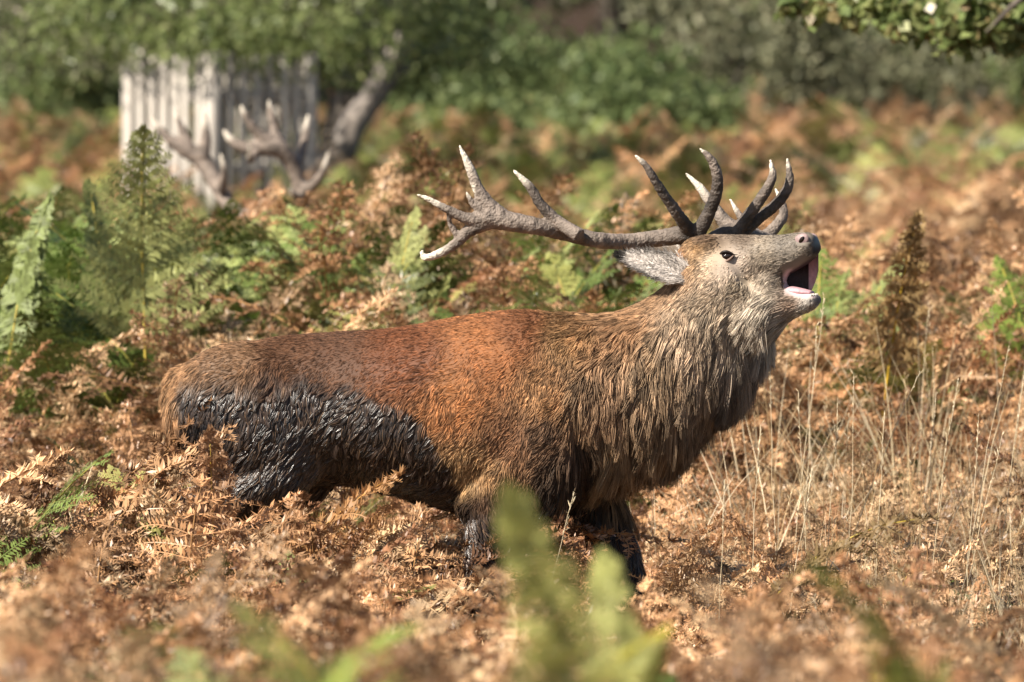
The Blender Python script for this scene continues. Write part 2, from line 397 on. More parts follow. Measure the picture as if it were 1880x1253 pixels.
def build_grass():
    r = np.random.default_rng(6)
    xy = spread_points([(15, 24, 19, .8), (24, 30, 6, .8), (9, 15, 4, .4)], 61); x, y = xy.T; d = y + DIST
    wgt = smooth(.35, .75, x) * smooth(25, 23.4, d) * 1.0 + .07
    keep = (r.random(len(x)) < wgt) & ~((x > -.85) & (x < .66) & (np.abs(y) < .28)); x, y, d = x[keep], y[keep], d[keep]; n = len(x)
    h = r.uniform(.40, .80, n) * np.where(x > .4, 1.0, .75) + .15 * (d > 21)
    inside = (x > -.9) & (x < .75) & (d < 20.4); h = np.where(inside, h * .62, h); h = np.where(d < 15, h * .7, h)
    pos = np.stack([x, y, ground(x, y) - .01], 1); rot = np.stack([r.normal(0, .10, n), r.normal(.05, .12, n), r.uniform(0, 6.28, n)], 1)
    pal = np.array([(.55, .44, .27), (.45, .33, .18), (.60, .50, .34), (.38, .26, .13)])
    scatter('dry_grass', LIB_G, pos, rot, np.stack([h] * 3, 1), r.integers(0, 6, n), {'tint': pal[r.integers(0, 4, n)] * r.uniform(.7, 1.2, (n, 1))},
            'thin pale straw grass stalks standing in the dead bracken', 'grass')
build_grass()

# ------------------------------------------------------------------ the stag
def remeshed(name, mb, voxel, smooth_it=6, fac=.5):
    me = mb.mesh(name + '_raw'); o = bpy.data.objects.new(name + '_raw', me); COL.objects.link(o)
    a = o.modifiers.new('r', 'REMESH'); a.mode = 'VOXEL'; a.voxel_size = voxel; a.use_smooth_shade = True
    if smooth_it:
        b = o.modifiers.new('s', 'SMOOTH'); b.iterations = smooth_it; b.factor = fac
    dg = bpy.context.evaluated_depsgraph_get(); out = bpy.data.meshes.new_from_object(o.evaluated_get(dg)); out.name = name
    bpy.data.objects.remove(o); bpy.data.meshes.remove(me); out.materials.clear()
    return out

def loft(mb, st, n=40, k=28):
    """st rows: top px x,y, bottom px x,y, half width (m), centre depth y, yaw (rad), squareness"""
    c = catmull(st, n); c[:, 4] = np.maximum(c[:, 4], .004); th = np.arange(k) * 2 * math.pi / k; vs = []
    for tx, ty, bx, by, hw, yc, yaw, e in c:
        T = np.array(P(tx, ty, 0)); B = np.array(P(bx, by, 0)); m = (T + B) / 2 + [0, yc, 0]; v = (T - B) / 2
        s = np.array([math.sin(yaw), math.cos(yaw), 0])
        ct, sn = np.cos(th), np.sin(th)
        vs.append(m + v * (np.sign(ct) * np.abs(ct) ** e)[:, None] + s * hw * (np.sign(sn) * np.abs(sn) ** e)[:, None])
    v = np.concatenate(vs); j = np.arange(k)
    q = np.concatenate([np.stack([i * k + j, i * k + (j + 1) % k, (i + 1) * k + (j + 1) % k, (i + 1) * k + j], 1) for i in range(n - 1)])
    v = np.vstack([v, vs[0].mean(0), vs[-1].mean(0)]); a, b = n * k, n * k + 1
    t = np.concatenate([np.stack([np.full(k, a), (j + 1) % k, j], 1), np.stack([np.full(k, b), (n - 1) * k + j, (n - 1) * k + (j + 1) % k], 1)])
    mb.add(v, q, t)

def ball(mb, c, rad, rot=0.0, yaw=0.0, k=18):
    u = np.linspace(0, math.pi, k); w_ = np.arange(k) * 2 * math.pi / k
    U, W = np.meshgrid(u, w_, indexing='ij')
    p = np.stack([np.sin(U) * np.cos(W) * rad[0], np.sin(U) * np.sin(W) * rad[1], np.cos(U) * rad[2]], -1).reshape(-1, 3)
    M = np.array(Matrix.Rotation(yaw, 3, 'Z') @ Matrix.Rotation(rot, 3, 'Y')); p = p @ M.T + np.array(c)
    i, j = np.meshgrid(np.arange(k - 1), np.arange(k), indexing='ij'); i = i.ravel(); j = j.ravel()
    mb.add(p, np.stack([i * k + j, (i + 1) * k + j, (i + 1) * k + (j + 1) % k, i * k + (j + 1) % k], 1))

YAW = R(26)
def hy(px):                       # the head turns a little towards the viewer: centre line depth along the face
    return -math.tan(YAW) * max(0, px - 1270) / 690
def leg(mb, pts):                 # rows px x, px y, depth, radius
    c = catmull(pts, 40); pp = np.array([np.array(P(a, b, 0)) + [0, y, 0] for a, b, y, r in c])
    mb.tube(pp, c[:, 3], 16)

def build_stag_body():
    mb = MB()
    # trunk, neck
    loft(mb, [(314, 692, 330, 750, .05, 0, 0, 1), (338, 670, 362, 815, .14, 0, 0, 1), (400, 650, 430, 870, .19, 0, 0, .95), (490, 622, 520, 890, .21, 0, 0, .92), (610, 610, 630, 890, .215, 0, 0, .92),
              (730, 602, 735, 912, .235, 0, 0, .9), (850, 580, 845, 938, .245, 0, 0, .9), (950, 569, 935, 935, .235, 0, 0, .9), (1040, 578, 1040, 905, .21, 0, 0, .92), (1115, 578, 1135, 868, .185, 0, 0, .95),
              (1180, 552, 1240, 818, .170, 0, .05, 1), (1225, 522, 1335, 725, .155, .0, .2, 1), (1258, 480, 1392, 640, .125, -.03, .38, 1), (1290, 450, 1400, 590, .10, -.06, YAW, 1), (1330, 450, 1405, 560, .07, -.09, YAW, 1)], 60)
    # upper head
    loft(mb, [(1255, 450, 1262, 540, .06, hy(1258), YAW, 1), (1278, 434, 1290, 560, .088, hy(1284), YAW, 1), (1318, 431, 1325, 550, .088, hy(1320), YAW, .95), (1350, 431, 1352, 535, .078, hy(1350), YAW, .95), (1390, 432, 1395, 520, .062, hy(1392), YAW, .95),
              (1430, 431, 1435, 508, .052, hy(1432), YAW, .95), (1460, 427, 1466, 492, .048, hy(1462), YAW, .9), (1482, 427, 1488, 476, .045, hy(1484), YAW, .85), (1493, 433, 1497, 464, .034, hy(1494), YAW, .9)], 44)
    # lower jaw, hanging open
    loft(mb, [(1310, 520, 1330, 600, .06, hy(1320), YAW, 1), (1350, 515, 1368, 612, .075, hy(1360), YAW, 1), (1400, 512, 1412, 606, .062, hy(1405), YAW, 1), (1438, 524, 1446, 588, .046, hy(1440), YAW, .95), (1465, 535, 1470, 576, .036, hy(1468), YAW, .9), (1488, 536, 1490, 567, .032, hy(1489), YAW, .9), (1499, 541, 1499, 557, .022, hy(1499), YAW, .9)], 36)
    # cheek skin that joins the jaws behind the mouth
    ball(mb, np.array(P(1405, 515)) + [0, hy(1405), 0], (.055, .050, .045), 0, -YAW)
    # brow, haunch, shoulder
    for s in (-1, 1):
        c = np.array(P(1318, 452)) + [0, hy(1318), 0] + np.array([math.sin(YAW), math.cos(YAW), 0]) * s * .062
        ball(mb, c, (.045, .03, .03), 0, -YAW)
        ball(mb, np.array(P(470, 770)) + [0, s * .11, 0], (.24, .115, .20), R(25))
        ball(mb, np.array(P(975, 800)) + [0, s * .13, 0], (.15, .11, .24), R(15))
        ball(mb, np.array(P(905, 905)) + [0, s * .13, 0], (.10, .085, .11))
    # legs: near fore, far fore, near hind, far hind; hooves on the ground
    leg(mb, [(925, 850, -.14, .09), (900, 950, -.14, .068), (885, 1030, -.14, .047), (880, 1120, -.14, .042), (880, 1180, -.14, .028), (880, 1290, -.14, .026), (882, 1320, -.14, .032), (900, 1356, -.14, .030)])
    leg(mb, [(1050, 840, .12, .085), (1095, 930, .12, .062), (1135, 1010, .12, .046), (1165, 1100, .12, .040), (1165, 1160, .12, .027), (1158, 1285, .12, .025), (1160, 1315, .12, .031), (1180, 1356, .12, .029)])
    leg(mb, [(560, 780, -.05, .12), (500, 865, -.11, .10), (400, 915, -.13, .062), (320, 935, -.13, .044), (288, 945, -.13, .040), (290, 1010, -.13, .030), (318, 1200, -.13, .025), (330, 1310, -.13, .031), (352, 1356, -.13, .029)])
    leg(mb, [(600, 780, .05, .11), (540, 880, .11, .095), (470, 950, .12, .062), (395, 985, .12, .044), (372, 995, .12, .040), (376, 1060, .12, .030), (400, 1220, .12, .025), (410, 1310, .12, .031), (432, 1356, .12, .029)])
    for hx, y in ((903, -.14), (1183, .12), (355, -.13), (435, .12)):
        for s in (-1, 1):
            ball(mb, np.array(P(hx, 1372)) + [0, y + s * .018, 0], (.045, .017, .03))
    # tail
    tl = catmull([(348, 684, 0, .028), (322, 696, -.01, .026), (314, 732, -.01, .022), (321, 772, -.01, .009)], 14)
    mb.tube(np.array([np.array(P(a, b)) + [0, y, 0] for a, b, y, r in tl]), tl[:, 3], 12)
    return remeshed('stag_body', mb, .0095, 7, .5)

def srgb(c):
    c = np.asarray(c, float) / 255; return np.where(c < .04045, c / 12.92, ((c + .055) / 1.055) ** 2.4)

# coat map, side view of the animal: x, y along the body, colour
COAT = [(600, 612, 104, 66, 46), (900, 650, 178, 104, 50), (950, 600, 140, 82, 46), (750, 650, 130, 72, 40), (550, 650, 108, 68, 45), (400, 655, 140, 98, 68), (312, 700, 180, 128, 86), (312, 770, 170, 118, 78),
        (1050, 620, 168, 120, 76), (1000, 720, 176, 120, 74), (850, 740, 178, 108, 54), (1080, 700, 150, 112, 80), (1160, 600, 156, 112, 74), (1200, 650, 168, 134, 100), (1250, 600, 184, 152, 122), (1300, 700, 146, 118, 92),
        (1200, 800, 150, 118, 86), (1120, 840, 150, 120, 86), (1400, 560, 190, 170, 150), (1350, 520, 190, 166, 140), (1400, 460, 150, 131, 112), (1360, 435, 118, 98, 82), (1290, 433, 116, 90, 70), (1270, 470, 170, 132, 92), (1283, 455, 160, 120, 76),
        (1325, 492, 214, 186, 164), (1345, 488, 210, 184, 165), (1305, 480, 200, 170, 140), (1250, 470, 170, 120, 80), (1470, 470, 150, 134, 120), (1440, 450, 132, 118, 106), (1470, 575, 206, 192, 178), (1430, 600, 190, 176, 162), (1400, 650, 130, 112, 98),
        (1360, 720, 84, 70, 60), (1310, 790, 96, 78, 62), (1480, 555, 190, 176, 166), (1455, 560, 130, 100, 80), (880, 860, 176, 126, 80), (850, 880, 184, 138, 92), (930, 800, 140, 90, 56), (1000, 800, 118, 82, 58), (1060, 840, 70, 50, 38), (890, 920, 92, 62, 44), (890, 1000, 52, 38, 32), (1040, 900, 40, 30, 24), (1190, 535, 150, 112, 78), (1300, 560, 176, 150, 124)]
COAT = np.array(COAT, float)
DIRS = np.array([(400, 640, -.9, -.35, 2.0), (350, 700, -.5, -.85, 3), (325, 760, -.05, -1, 4), (450, 750, -.4, -.9, 2.8), (600, 800, -.35, -.95, 2.8), (750, 800, -.5, -.85, 2.8), (830, 900, -.45, -.9, 3.2), (650, 640, -.9, -.45, 1.7), (900, 620, -.85, -.5, 1.7), (900, 760, -.7, -.7, 1.9),
                 (1000, 680, -.6, -.8, 2.3), (1000, 800, -.5, -.85, 2.5), (890, 960, .5, -.8, 2.6), (870, 1040, .3, -.95, 2.0), (1100, 600, -.6, -.8, 3.5), (1100, 750, -.15, -1, 5), (1085, 830, .15, -1, 6), (1150, 840, .05, -1, 8.5), (1250, 780, -.12, -1, 9), (1200, 650, -.35, -.95, 4.5),
                 (1300, 690, -.25, -.97, 7), (1360, 650, -.05, -1, 10), (1400, 600, -.5, -.85, 7), (1430, 590, -.75, -.65, 4.5), (1470, 575, -.85, -.4, 1.6), (1490, 555, -.9, -.3, 1.0), (1330, 600, -.45, -.9, 3.5), (1250, 540, -.5, -.85, 3.2), (1350, 530, -.7, -.7, 2.2), (1400, 490, -.75, -.5, 1.7),
                 (1400, 435, -.95, .05, 1.4), (1475, 455, -.9, -.1, 1.3), (1290, 445, -.7, -.3, 1.9), (1330, 475, -.8, -.3, .9), (1200, 545, -.7, -.6, 2.3), (280, 940, -.3, -1, 2.2), (320, 1200, 0, -1, .8), (880, 1250, 0, -1, .7), (1160, 1250, 0, -1, .7)], float)

def idw(q, ctrl, val, power=3.0, eps=12.0):
    d = ((q[:, None, :] - ctrl[None]) ** 2).sum(-1) + eps * eps
    wt = d ** (-power / 2 * 1.0); wt = wt ** 1.35
    return (wt[:, :, None] * val[None]).sum(1) / wt.sum(1)[:, None]

WET_X = np.array([250, 300, 345, 400, 480, 600, 660, 720, 770, 800, 830, 850, 880, 930, 980, 1040, 1070, 1110, 1500])
WET_Y = np.array([745, 735, 700, 698, 702, 704, 706, 728, 762, 796, 845, 902, 935, 935, 905, 868, 870, 915, 960])
def coat(w_):
    """w_ (N,3) points of the animal -> colour, wetness, bare-skin mask, hair direction, length"""
    q = np.stack([940 + 690 * w_[:, 0], 1390 - 690 * w_[:, 2]], 1)
    col = np.empty((len(q), 3)); dr = np.empty((len(q), 3))
    for a in range(0, len(q), 20000):
        col[a:a + 20000] = idw(q[a:a + 20000], COAT[:, :2], srgb(COAT[:, 2:])); dr[a:a + 20000] = idw(q[a:a + 20000], DIRS[:, :2], DIRS[:, 2:])
    nz = fbm(q[:, 0] / 38, q[:, 1] / 38, 71) - .5
    edge = np.interp(q[:, 0], WET_X, WET_Y) + nz * 46
    bw = 9 + 20 * smooth(640, 520, q[:, 0]) + 14 * smooth(860, 920, q[:, 0]); wet = smooth(-1, 1, (q[:, 1] - edge) / bw)
    wet = wet * (1 - smooth(1085, 1120, q[:, 0]) * smooth(960, 920, q[:, 1]))
    tailm = smooth(345, 326, q[:, 0]) * smooth(820, 800, q[:, 1])
    wet = wet * (1 - tailm)
    var = .80 + .55 * fbm(q[:, 0] / 16, q[:, 1] / 45, 81) * 1.0
    col = col * var[:, None]
    lum = col.mean(1)[:, None]; col = (lum + (col - lum) * .84) * (np.array([.98, 1.07, 1.0]) + np.array([.03, -.025, .02]) * smooth(1000, 1130, q[:, 0])[:, None]); col = col * (.98 + .03 * smooth(1040, 1160, q[:, 0]) * (1 - .4 * smooth(1400, 1480, q[:, 0])))[:, None]
    dark = np.array([.046, .031, .024]) * (.6 + .8 * fbm(q[:, 0] / 9, q[:, 1] / 22, 91))[:, None]
    col = col * (1 - wet[:, None]) + dark * wet[:, None]
    return col, wet, dr, q

def fur_mat(name, curves=True):
    m, n, b = mat(name)
    at = node(n, 'ShaderNodeAttribute', attribute_type='GEOMETRY', attribute_name='coat'); wa = node(n, 'ShaderNodeAttribute', attribute_type='GEOMETRY', attribute_name='wet')
    n.links.new(at.outputs['Color'], b.inputs['Base Color'])
    mr = node(n, 'ShaderNodeMapRange'); mr.inputs['To Min'].default_value = .62; mr.inputs['To Max'].default_value = .26
    n.links.new(wa.outputs['Fac'], mr.inputs[0]); n.links.new(mr.outputs[0], b.inputs['Roughness'])
    m2 = node(n, 'ShaderNodeMapRange'); m2.inputs['To Min'].default_value = .22; m2.inputs['To Max'].default_value = .75
    n.links.new(wa.outputs['Fac'], m2.inputs[0]); n.links.new(m2.outputs[0], b.inputs['Specular IOR Level'])
    return m
M_SKIN = fur_mat('stag_hide'); M_HAIR = fur_mat('stag_hair')
for _l in list(M_SKIN.node_tree.links):
    if _l.to_socket.name == 'Specular IOR Level': M_SKIN.node_tree.links.remove(_l)
M_SKIN.node_tree.nodes['Principled BSDF'].inputs['Specular IOR Level'].default_value = .3

def hair_obj(name, parent, pts, rad, col, wet):
    """pts (N,K,3)"""
    N, K = pts.shape[:2]
    hc = bpy.data.hair_curves.new(name); hc.add_curves([K] * N)
    hc.position_data.foreach_set('vector', np.ascontiguousarray(pts, np.float32).ravel())
    rr = hc.attributes.get('radius') or hc.attributes.new('radius', 'FLOAT', 'POINT')
    prof = np.interp(np.linspace(0, 1, K), [0, .5, 1], [1, .85, .15])
    rr.data.foreach_set('value', (rad[:, None] * prof[None]).astype(np.float32).ravel())
    add_attr(hc, 'coat', 'FLOAT_COLOR', 'CURVE', np.concatenate([col, np.ones((N, 1))], 1)); add_attr(hc, 'wet', 'FLOAT', 'CURVE', wet)
    hc.materials.append(M_HAIR); return link(name, hc, parent)

def sample_surface(me, n, weight=None, seed=1):
    r = np.random.default_rng(seed); me.calc_loop_triangles(); nt_ = len(me.loop_triangles)
    t = np.empty(nt_ * 3, np.int32); me.loop_triangles.foreach_get('vertices', t); t = t.reshape(-1, 3)
    v = np.empty(len(me.vertices) * 3, np.float32); me.vertices.foreach_get('co', v); v = v.reshape(-1, 3).astype(float)
    vn = np.empty(len(me.vertices) * 3, np.float32); me.vertices.foreach_get('normal', vn); vn = vn.reshape(-1, 3).astype(float)
    a, b, c = v[t[:, 0]], v[t[:, 1]], v[t[:, 2]]; ar = np.linalg.norm(np.cross(b - a, c - a), axis=1)
    if weight is not None: ar = ar * weight((a + b + c) / 3)
    k = r.choice(nt_, n, p=ar / ar.sum()); u = np.sqrt(r.random(n)); w_ = r.random(n)
    f = np.stack([1 - u, u * (1 - w_), u * w_], 1)
    pos = (v[t[k]] * f[:, :, None]).sum(1); nor = (vn[t[k]] * f[:, :, None]).sum(1); nor /= np.linalg.norm(nor, axis=1)[:, None] + 1e-9
    return pos, nor

MOUTH = np.array([(1438, 508), (1452, 498), (1468, 490), (1490, 474), (1512, 464), (1512, 538), (1480, 536), (1452, 534), (1440, 524)], float)
def in_poly(q, poly):
    x, y = q.T; inside = np.zeros(len(q), bool); j = len(poly) - 1
    for i in range(len(poly)):
        xi, yi = poly[i]; xj, yj = poly[j]
        inside ^= ((yi > y) != (yj > y)) & (x < (xj - xi) * (y - yi) / (yj - yi + 1e-12) + xi); j = i
    return inside

def grow(pos, nor, K, r, lenmul=1.0, clump_n=None, lift=.30, clump=.0):
    col, wet, dr, q = coat(pos); n = len(pos)
    d = np.stack([dr[:, 0], np.zeros(n), dr[:, 1]], 1); d /= np.linalg.norm(d, axis=1)[:, None] + 1e-9
    d = d + r.normal(0, .13, (n, 3)) + np.stack([np.zeros(n), nor[:, 1] * .0, np.zeros(n)], 1)
    # slow swirl so that the coat is not combed ruler-straight
    sw = (fbm(q[:, 0] / 26, q[:, 1] / 34, 55) - .5) * 2.1; cs, sn = np.cos(sw), np.sin(sw)
    d = np.stack([d[:, 0] * cs - d[:, 2] * sn, d[:, 1], d[:, 0] * sn + d[:, 2] * cs], 1)
    d = d - nor * (d * nor).sum(1)[:, None]; d /= np.linalg.norm(d, axis=1)[:, None] + 1e-9
    L = dr[:, 2] / 100 * r.uniform(.65, 1.2, n) * lenmul
    lf = np.clip(lift * r.uniform(.5, 1.3, n) * (1 - .35 * wet), .08, .6)
    s = np.linspace(0, 1, K)
    P_ = pos[:, None] - nor[:, None] * .002 + L[:, None, None] * (d[:, None] * s[None, :, None] + nor[:, None] * lf[:, None, None] * (s * (1.25 - .55 * s))[None, :, None])
    long_ = smooth(.03, .07, L)
    P_[:, :, 2] -= (long_ * L * .22)[:, None] * (s ** 2)[None]
    if clump_n:
        ci = r.choice(n, min(clump_n, n), replace=False); kd = kdtree.KDTree(len(ci))
        for a, c_ in enumerate(ci): kd.insert(pos[c_], a)
        kd.balance(); near = np.array([ci[kd.find(p)[1]] for p in pos])
        amt = np.clip(clump + .55 * wet + .42 * long_, 0, .90)
        tgt = P_[near]; P_ = P_ + (tgt - P_) * (amt[:, None] * (s ** 1.2)[None])[:, :, None]
        shade = (.30 + 1.15 * np.random.default_rng(3).random(n) ** 1.1)[near]
        col = col * shade[:, None]
    return P_, col, wet, q, L

def antler_mesh(name, branches, tips, voxel, whites, dark_pts=()):
    """branches: rows of (px, py, depth, radius m); fused into one bone"""
    mb = MB(); r = np.random.default_rng(17)
    for br, yb in branches:
        c = catmull(br, max(10, 7 * len(br))); pp = np.array([np.array(P(a, b, yb + y)) for a, b, y, rr in c])
        rad = np.maximum(c[:, 3], .003) * (1.35 if yb else 1)
        mb.tube(pp, rad, 12)
    me = remeshed(name, mb, voxel, 3, .45)
    v = np.empty(len(me.vertices) * 3, np.float32); me.vertices.foreach_get('co', v); v = v.reshape(-1, 3).astype(float)
    nr = np.empty(len(v) * 3, np.float32); me.vertices.foreach_get('normal', nr); nr = nr.reshape(-1, 3)
    rough_ = (fbm(v[:, 0] * 130 + v[:, 1] * 90, v[:, 2] * 130 - v[:, 1] * 70, 44) - .5) * .0042; v = v + nr * rough_[:, None]; me.vertices.foreach_set('co', v.astype(np.float32).ravel()); me.update()
    tp = np.array([np.array(P(a, b, y)) for a, b, y in tips]); wl = np.array(whites)
    wh = np.zeros(len(v))
    for t, l in zip(tp, wl): wh = np.maximum(wh, smooth(l, l * .35, np.linalg.norm(v - t, axis=1) + (fbm(v[:, 0] * 60, v[:, 2] * 60, 4) - .5) * .03))
    grain = fbm(v[:, 0] * 45 + v[:, 1] * 30, v[:, 2] * 45, 8)
    base = np.array([.20, .158, .128])[None] * (.25 + 1.45 * grain)[:, None]; base = base * (1 + 22 * rough_ / .0042 * .02)[:, None]
    for a, b, y, rad, f in dark_pts:
        m = smooth(rad, rad * .4, np.linalg.norm(v - np.array(P(a, b, y)), axis=1)); base = base * (1 - m * (1 - f))[:, None]
    col = base * (1 - wh[:, None]) + np.array([.62, .55, .45]) * wh[:, None]
    add_attr(me, 'bone', 'FLOAT_COLOR', 'POINT', np.concatenate([col, np.ones((len(v), 1))], 1))
    me.polygons.foreach_set('use_smooth', np.ones(len(me.polygons), bool)); me.materials.append(M_ANTLER)
    return me

M_ANTLER, _n, _b = mat('antler_bone')
_a = node(_n, 'ShaderNodeAttribute', attribute_type='GEOMETRY', attribute_name='bone'); _n.links.new(_a.outputs['Color'], _b.inputs['Base Color'])
_b.inputs['Roughness'].default_value = .62; _b.inputs['Specular IOR Level'].default_value = .3
_tc = node(_n, 'ShaderNodeTexCoord'); _ns = node(_n, 'ShaderNodeTexNoise'); _ns.inputs['Scale'].default_value = 160; _ns.inputs['Detail'].default_value = 4
_n.links.new(_tc.outputs['Object'], _ns.inputs['Vector']); _bp = node(_n, 'ShaderNodeBump'); _bp.inputs['Strength'].default_value = .9; _bp.inputs['Distance'].default_value = .007
_n.links.new(_ns.outputs['Fac'], _bp.inputs['Height']); _n.links.new(_bp.outputs[0], _b.inputs['Normal'])

def plain(name, col, rough=.5, spec=.5, sss=0):
    return noise_mat(name, [(.3, tuple(c * .75 for c in col)), (.7, tuple(min(1, c * 1.2) for c in col))], 60, rough, .15, 150)
M_EYE, _n, _b = mat('eyeball'); _b.inputs['Base Color'].default_value = (.012, .007, .005, 1); _b.inputs['Roughness'].default_value = .06
M_NOSE = plain('nose_pad', (.020, .022, .028), .32); M_NOSE.node_tree.nodes['Principled BSDF'].inputs['Specular IOR Level'].default_value = .5
M_NOSTRIL = plain('nostril_skin', (.30, .21, .20), .45); M_PINK = plain('mouth_skin', (.50, .29, .31), .35); M_THROAT_SHADE = plain('throat_shade', (.028, .012, .014), .4)  # throat is near black: the open mouth's shade is put into its colour
M_DARK = plain('eyelid_skin', (.02, .014, .012), .4)

def build_stag():
    root = empty('red_deer_stag', P(880, 1390)); tag(root, 'roaring red deer stag with mud blackened flanks and wide antlers standing in the bracken', 'deer')
    bpy.context.view_layer.update()
    def child(name, data, parent=root):
        o = link(name, data); o.parent = parent
        o.matrix_parent_inverse = parent.matrix_world.inverted() if parent is root else Matrix()
        return o
    me = build_stag_body()
    v = np.empty(len(me.vertices) * 3, np.float32); me.vertices.foreach_get('co', v); v = v.reshape(-1, 3).astype(float)
    nor = np.empty(len(v) * 3, np.float32); me.vertices.foreach_get('normal', nor); nor = nor.reshape(-1, 3).astype(float)
    col, wet, dr, q = coat(v)
    # bare skin: lips, nose pad, hooves
    col = col * (.60 - .36 * smooth(2.5, 5, dr[:, 2]))[:, None]  # hide darkened under the hair, so shade between strands is in its colour
    def edge_px(line): 
        best = np.full(len(q), 1e9)
        for (a, b), (c, d) in zip(line[:-1], line[1:]):
            t = np.clip(((q[:, 0] - a) * (c - a) + (q[:, 1] - b) * (d - b)) / ((c - a) ** 2 + (d - b) ** 2), 0, 1)
            best = np.minimum(best, np.hypot(q[:, 0] - a - t * (c - a), q[:, 1] - b - t * (d - b)))
        return best
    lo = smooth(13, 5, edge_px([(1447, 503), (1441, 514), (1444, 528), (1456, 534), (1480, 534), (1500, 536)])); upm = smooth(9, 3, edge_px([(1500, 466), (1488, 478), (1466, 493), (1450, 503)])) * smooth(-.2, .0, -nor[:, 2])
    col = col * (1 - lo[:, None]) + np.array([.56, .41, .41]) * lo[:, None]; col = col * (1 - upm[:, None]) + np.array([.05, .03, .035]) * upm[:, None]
    pad = smooth(1484, 1494, q[:, 0] + (q[:, 1] - 440) * .15) * smooth(474, 464, q[:, 1])
    col = col * (1 - pad[:, None]) + np.array([.022, .023, .030]) * pad[:, None]; wet = np.clip(np.maximum(wet * .35, pad * .8), 0, 1); wet = np.maximum(wet, lo * .6)
    chin = smooth(1488, 1499, q[:, 0]) * smooth(538, 544, q[:, 1]); col = col * (1 - chin[:, None] * .8) + np.array([.06, .055, .06]) * chin[:, None] * .8
    hoof = q[:, 1] > 1352; col[hoof] = np.array([.015, .013, .012])
    add_attr(me, 'coat', 'FLOAT_COLOR', 'POINT', np.concatenate([col, np.ones((len(v), 1))], 1)); add_attr(me, 'wet', 'FLOAT', 'POINT', wet)
    me.polygons.foreach_set('use_smooth', np.ones(len(me.polygons), bool)); me.materials.append(M_SKIN)
    body = child('body', me)
    bvh = BVHTree.FromPolygons([tuple(p) for p in v], [tuple(p.vertices) for p in me.polygons])
    def surf(px, py):
        o = Vector((0, -DIST, CAM_H)); d = (P(px, py, 0) - o).normalized(); h = bvh.ray_cast(o, d); return h[0], h[1]
    # ---- coat
    r = np.random.default_rng(23)
    def wt(c):
        q = np.stack([940 + 690 * c[:, 0], 1390 - 690 * c[:, 2]], 1)
        w_ = np.where(c[:, 1] < .04, 1.0, .35); w_ = np.where(q[:, 0] > 1260, w_ * 3.2, w_); w_ = np.where(q[:, 1] > 1060, .25, w_)
        bare = ((q[:, 0] > 1489) & (q[:, 1] < 474)) | (q[:, 1] > 1350)
        return np.where(bare, 0, w_)
    def bare_mask(pos, nor, q):
        lip = in_poly(q, MOUTH) | ((q[:, 0] > 1436) & (nor[:, 2] < -.55) & (q[:, 1] < 515) & (q[:, 1] > 455)) | ((q[:, 0] > 1440) & (nor[:, 2] > .6) & (q[:, 1] > 522) & (q[:, 1] < 545))
        eye = ((q[:, 0] - 1331) / 17) ** 2 + ((q[:, 1] - 471) / 9) ** 2 < 1
        nost = ((q[:, 0] - 1476) / 15) ** 2 + ((q[:, 1] - 440) / 12) ** 2 < 1
        return lip | eye | nost
    pos, nr = sample_surface(me, 250000, wt, 31)
    q0 = np.stack([940 + 690 * pos[:, 0], 1390 - 690 * pos[:, 2]], 1); kp = ~bare_mask(pos, nr, q0); pos, nr = pos[kp], nr[kp]
    _, wet0, dr0, _ = coat(pos); kind = np.where(wet0 + r.normal(0, .12, len(pos)) > .5, 1, np.where(dr0[:, 2] > 3.4, 2, 0))
    for nm, k, ncl, lift, cl, lm, rad in (('coat', 0, 26000, .32, .20, .85, .00078), ('wet_coat', 1, 5200, .42, .30, 1.25, .00095), ('mane', 2, 5200, .40, .32, 1.28, .00105)):
        s_ = kind == k; P_, c_, w_, q, L = grow(pos[s_], nr[s_], 6 if k == 2 else 5, r, lm, ncl, lift, cl)
        radius = np.where(q[:, 0] > 1290, rad * .8, rad); c_ = c_ * r.uniform(.70, 1.32, len(c_))[:, None]
        if k == 1:
            brown = (r.random(len(c_)) < .16)[:, None]; c_ = np.where(brown, np.array([.13, .075, .04]) * r.uniform(.6, 1.3, (len(c_), 1)), c_); w_ = np.where(brown[:, 0], .35, w_)
        ho = hair_obj(nm, None, P_, radius, c_, w_); ho.parent = root; ho.matrix_parent_inverse = root.matrix_world.inverted()
        ho['label'] = {'coat': 'short reddish brown coat over the back and flank', 'wet_coat': 'wet mud blackened spiky fur on the belly and haunch', 'mane': 'long shaggy grey brown mane hanging from the throat'}[nm]
    # ---- eyes
    S = Vector((math.sin(YAW), math.cos(YAW), 0)); F = Vector((math.cos(YAW), -math.sin(YAW), 0))
    h, n = surf(1331, 471); cen = P(1331, 471) + Vector((0, hy(1331), 0)); lat = (h - cen).dot(-S)
    for s in (-1, 1):
        c = cen + S * s * lat + F * (F.dot(h - cen - (-S) * lat))
        mb = MB(); ball(mb, np.array(c - S * s * .011), (.0215, .017, .0140), R(-12), -YAW); e = child('eye', mb.mesh('eye', (M_EYE,), True))
        for sg in (1, -1):
            mb = MB(); a = np.linspace(-1, 1.0 if sg < 0 else 1.35, 13)
            pp = [np.array(c + F * (.0235 * t) + S * s * (.004 - .010 * t * t) + Vector((0, 0, sg * (.0138 * (1 - min(1, t * t))) + .0045 * t))) for t in a]
            mb.tube(pp, .0032 * (1 - .6 * a * a) + .0006, 6); lo = child('eyelid', mb.mesh('eyelid', (M_DARK if sg == 1 else M_PALE,), True), e); lo.matrix_parent_inverse = Matrix()
    # ---- nostrils
    h, n = surf(1477, 441); cen = P(1477, 441) + Vector((0, hy(1477), 0)); lat = (h - cen).dot(-S)
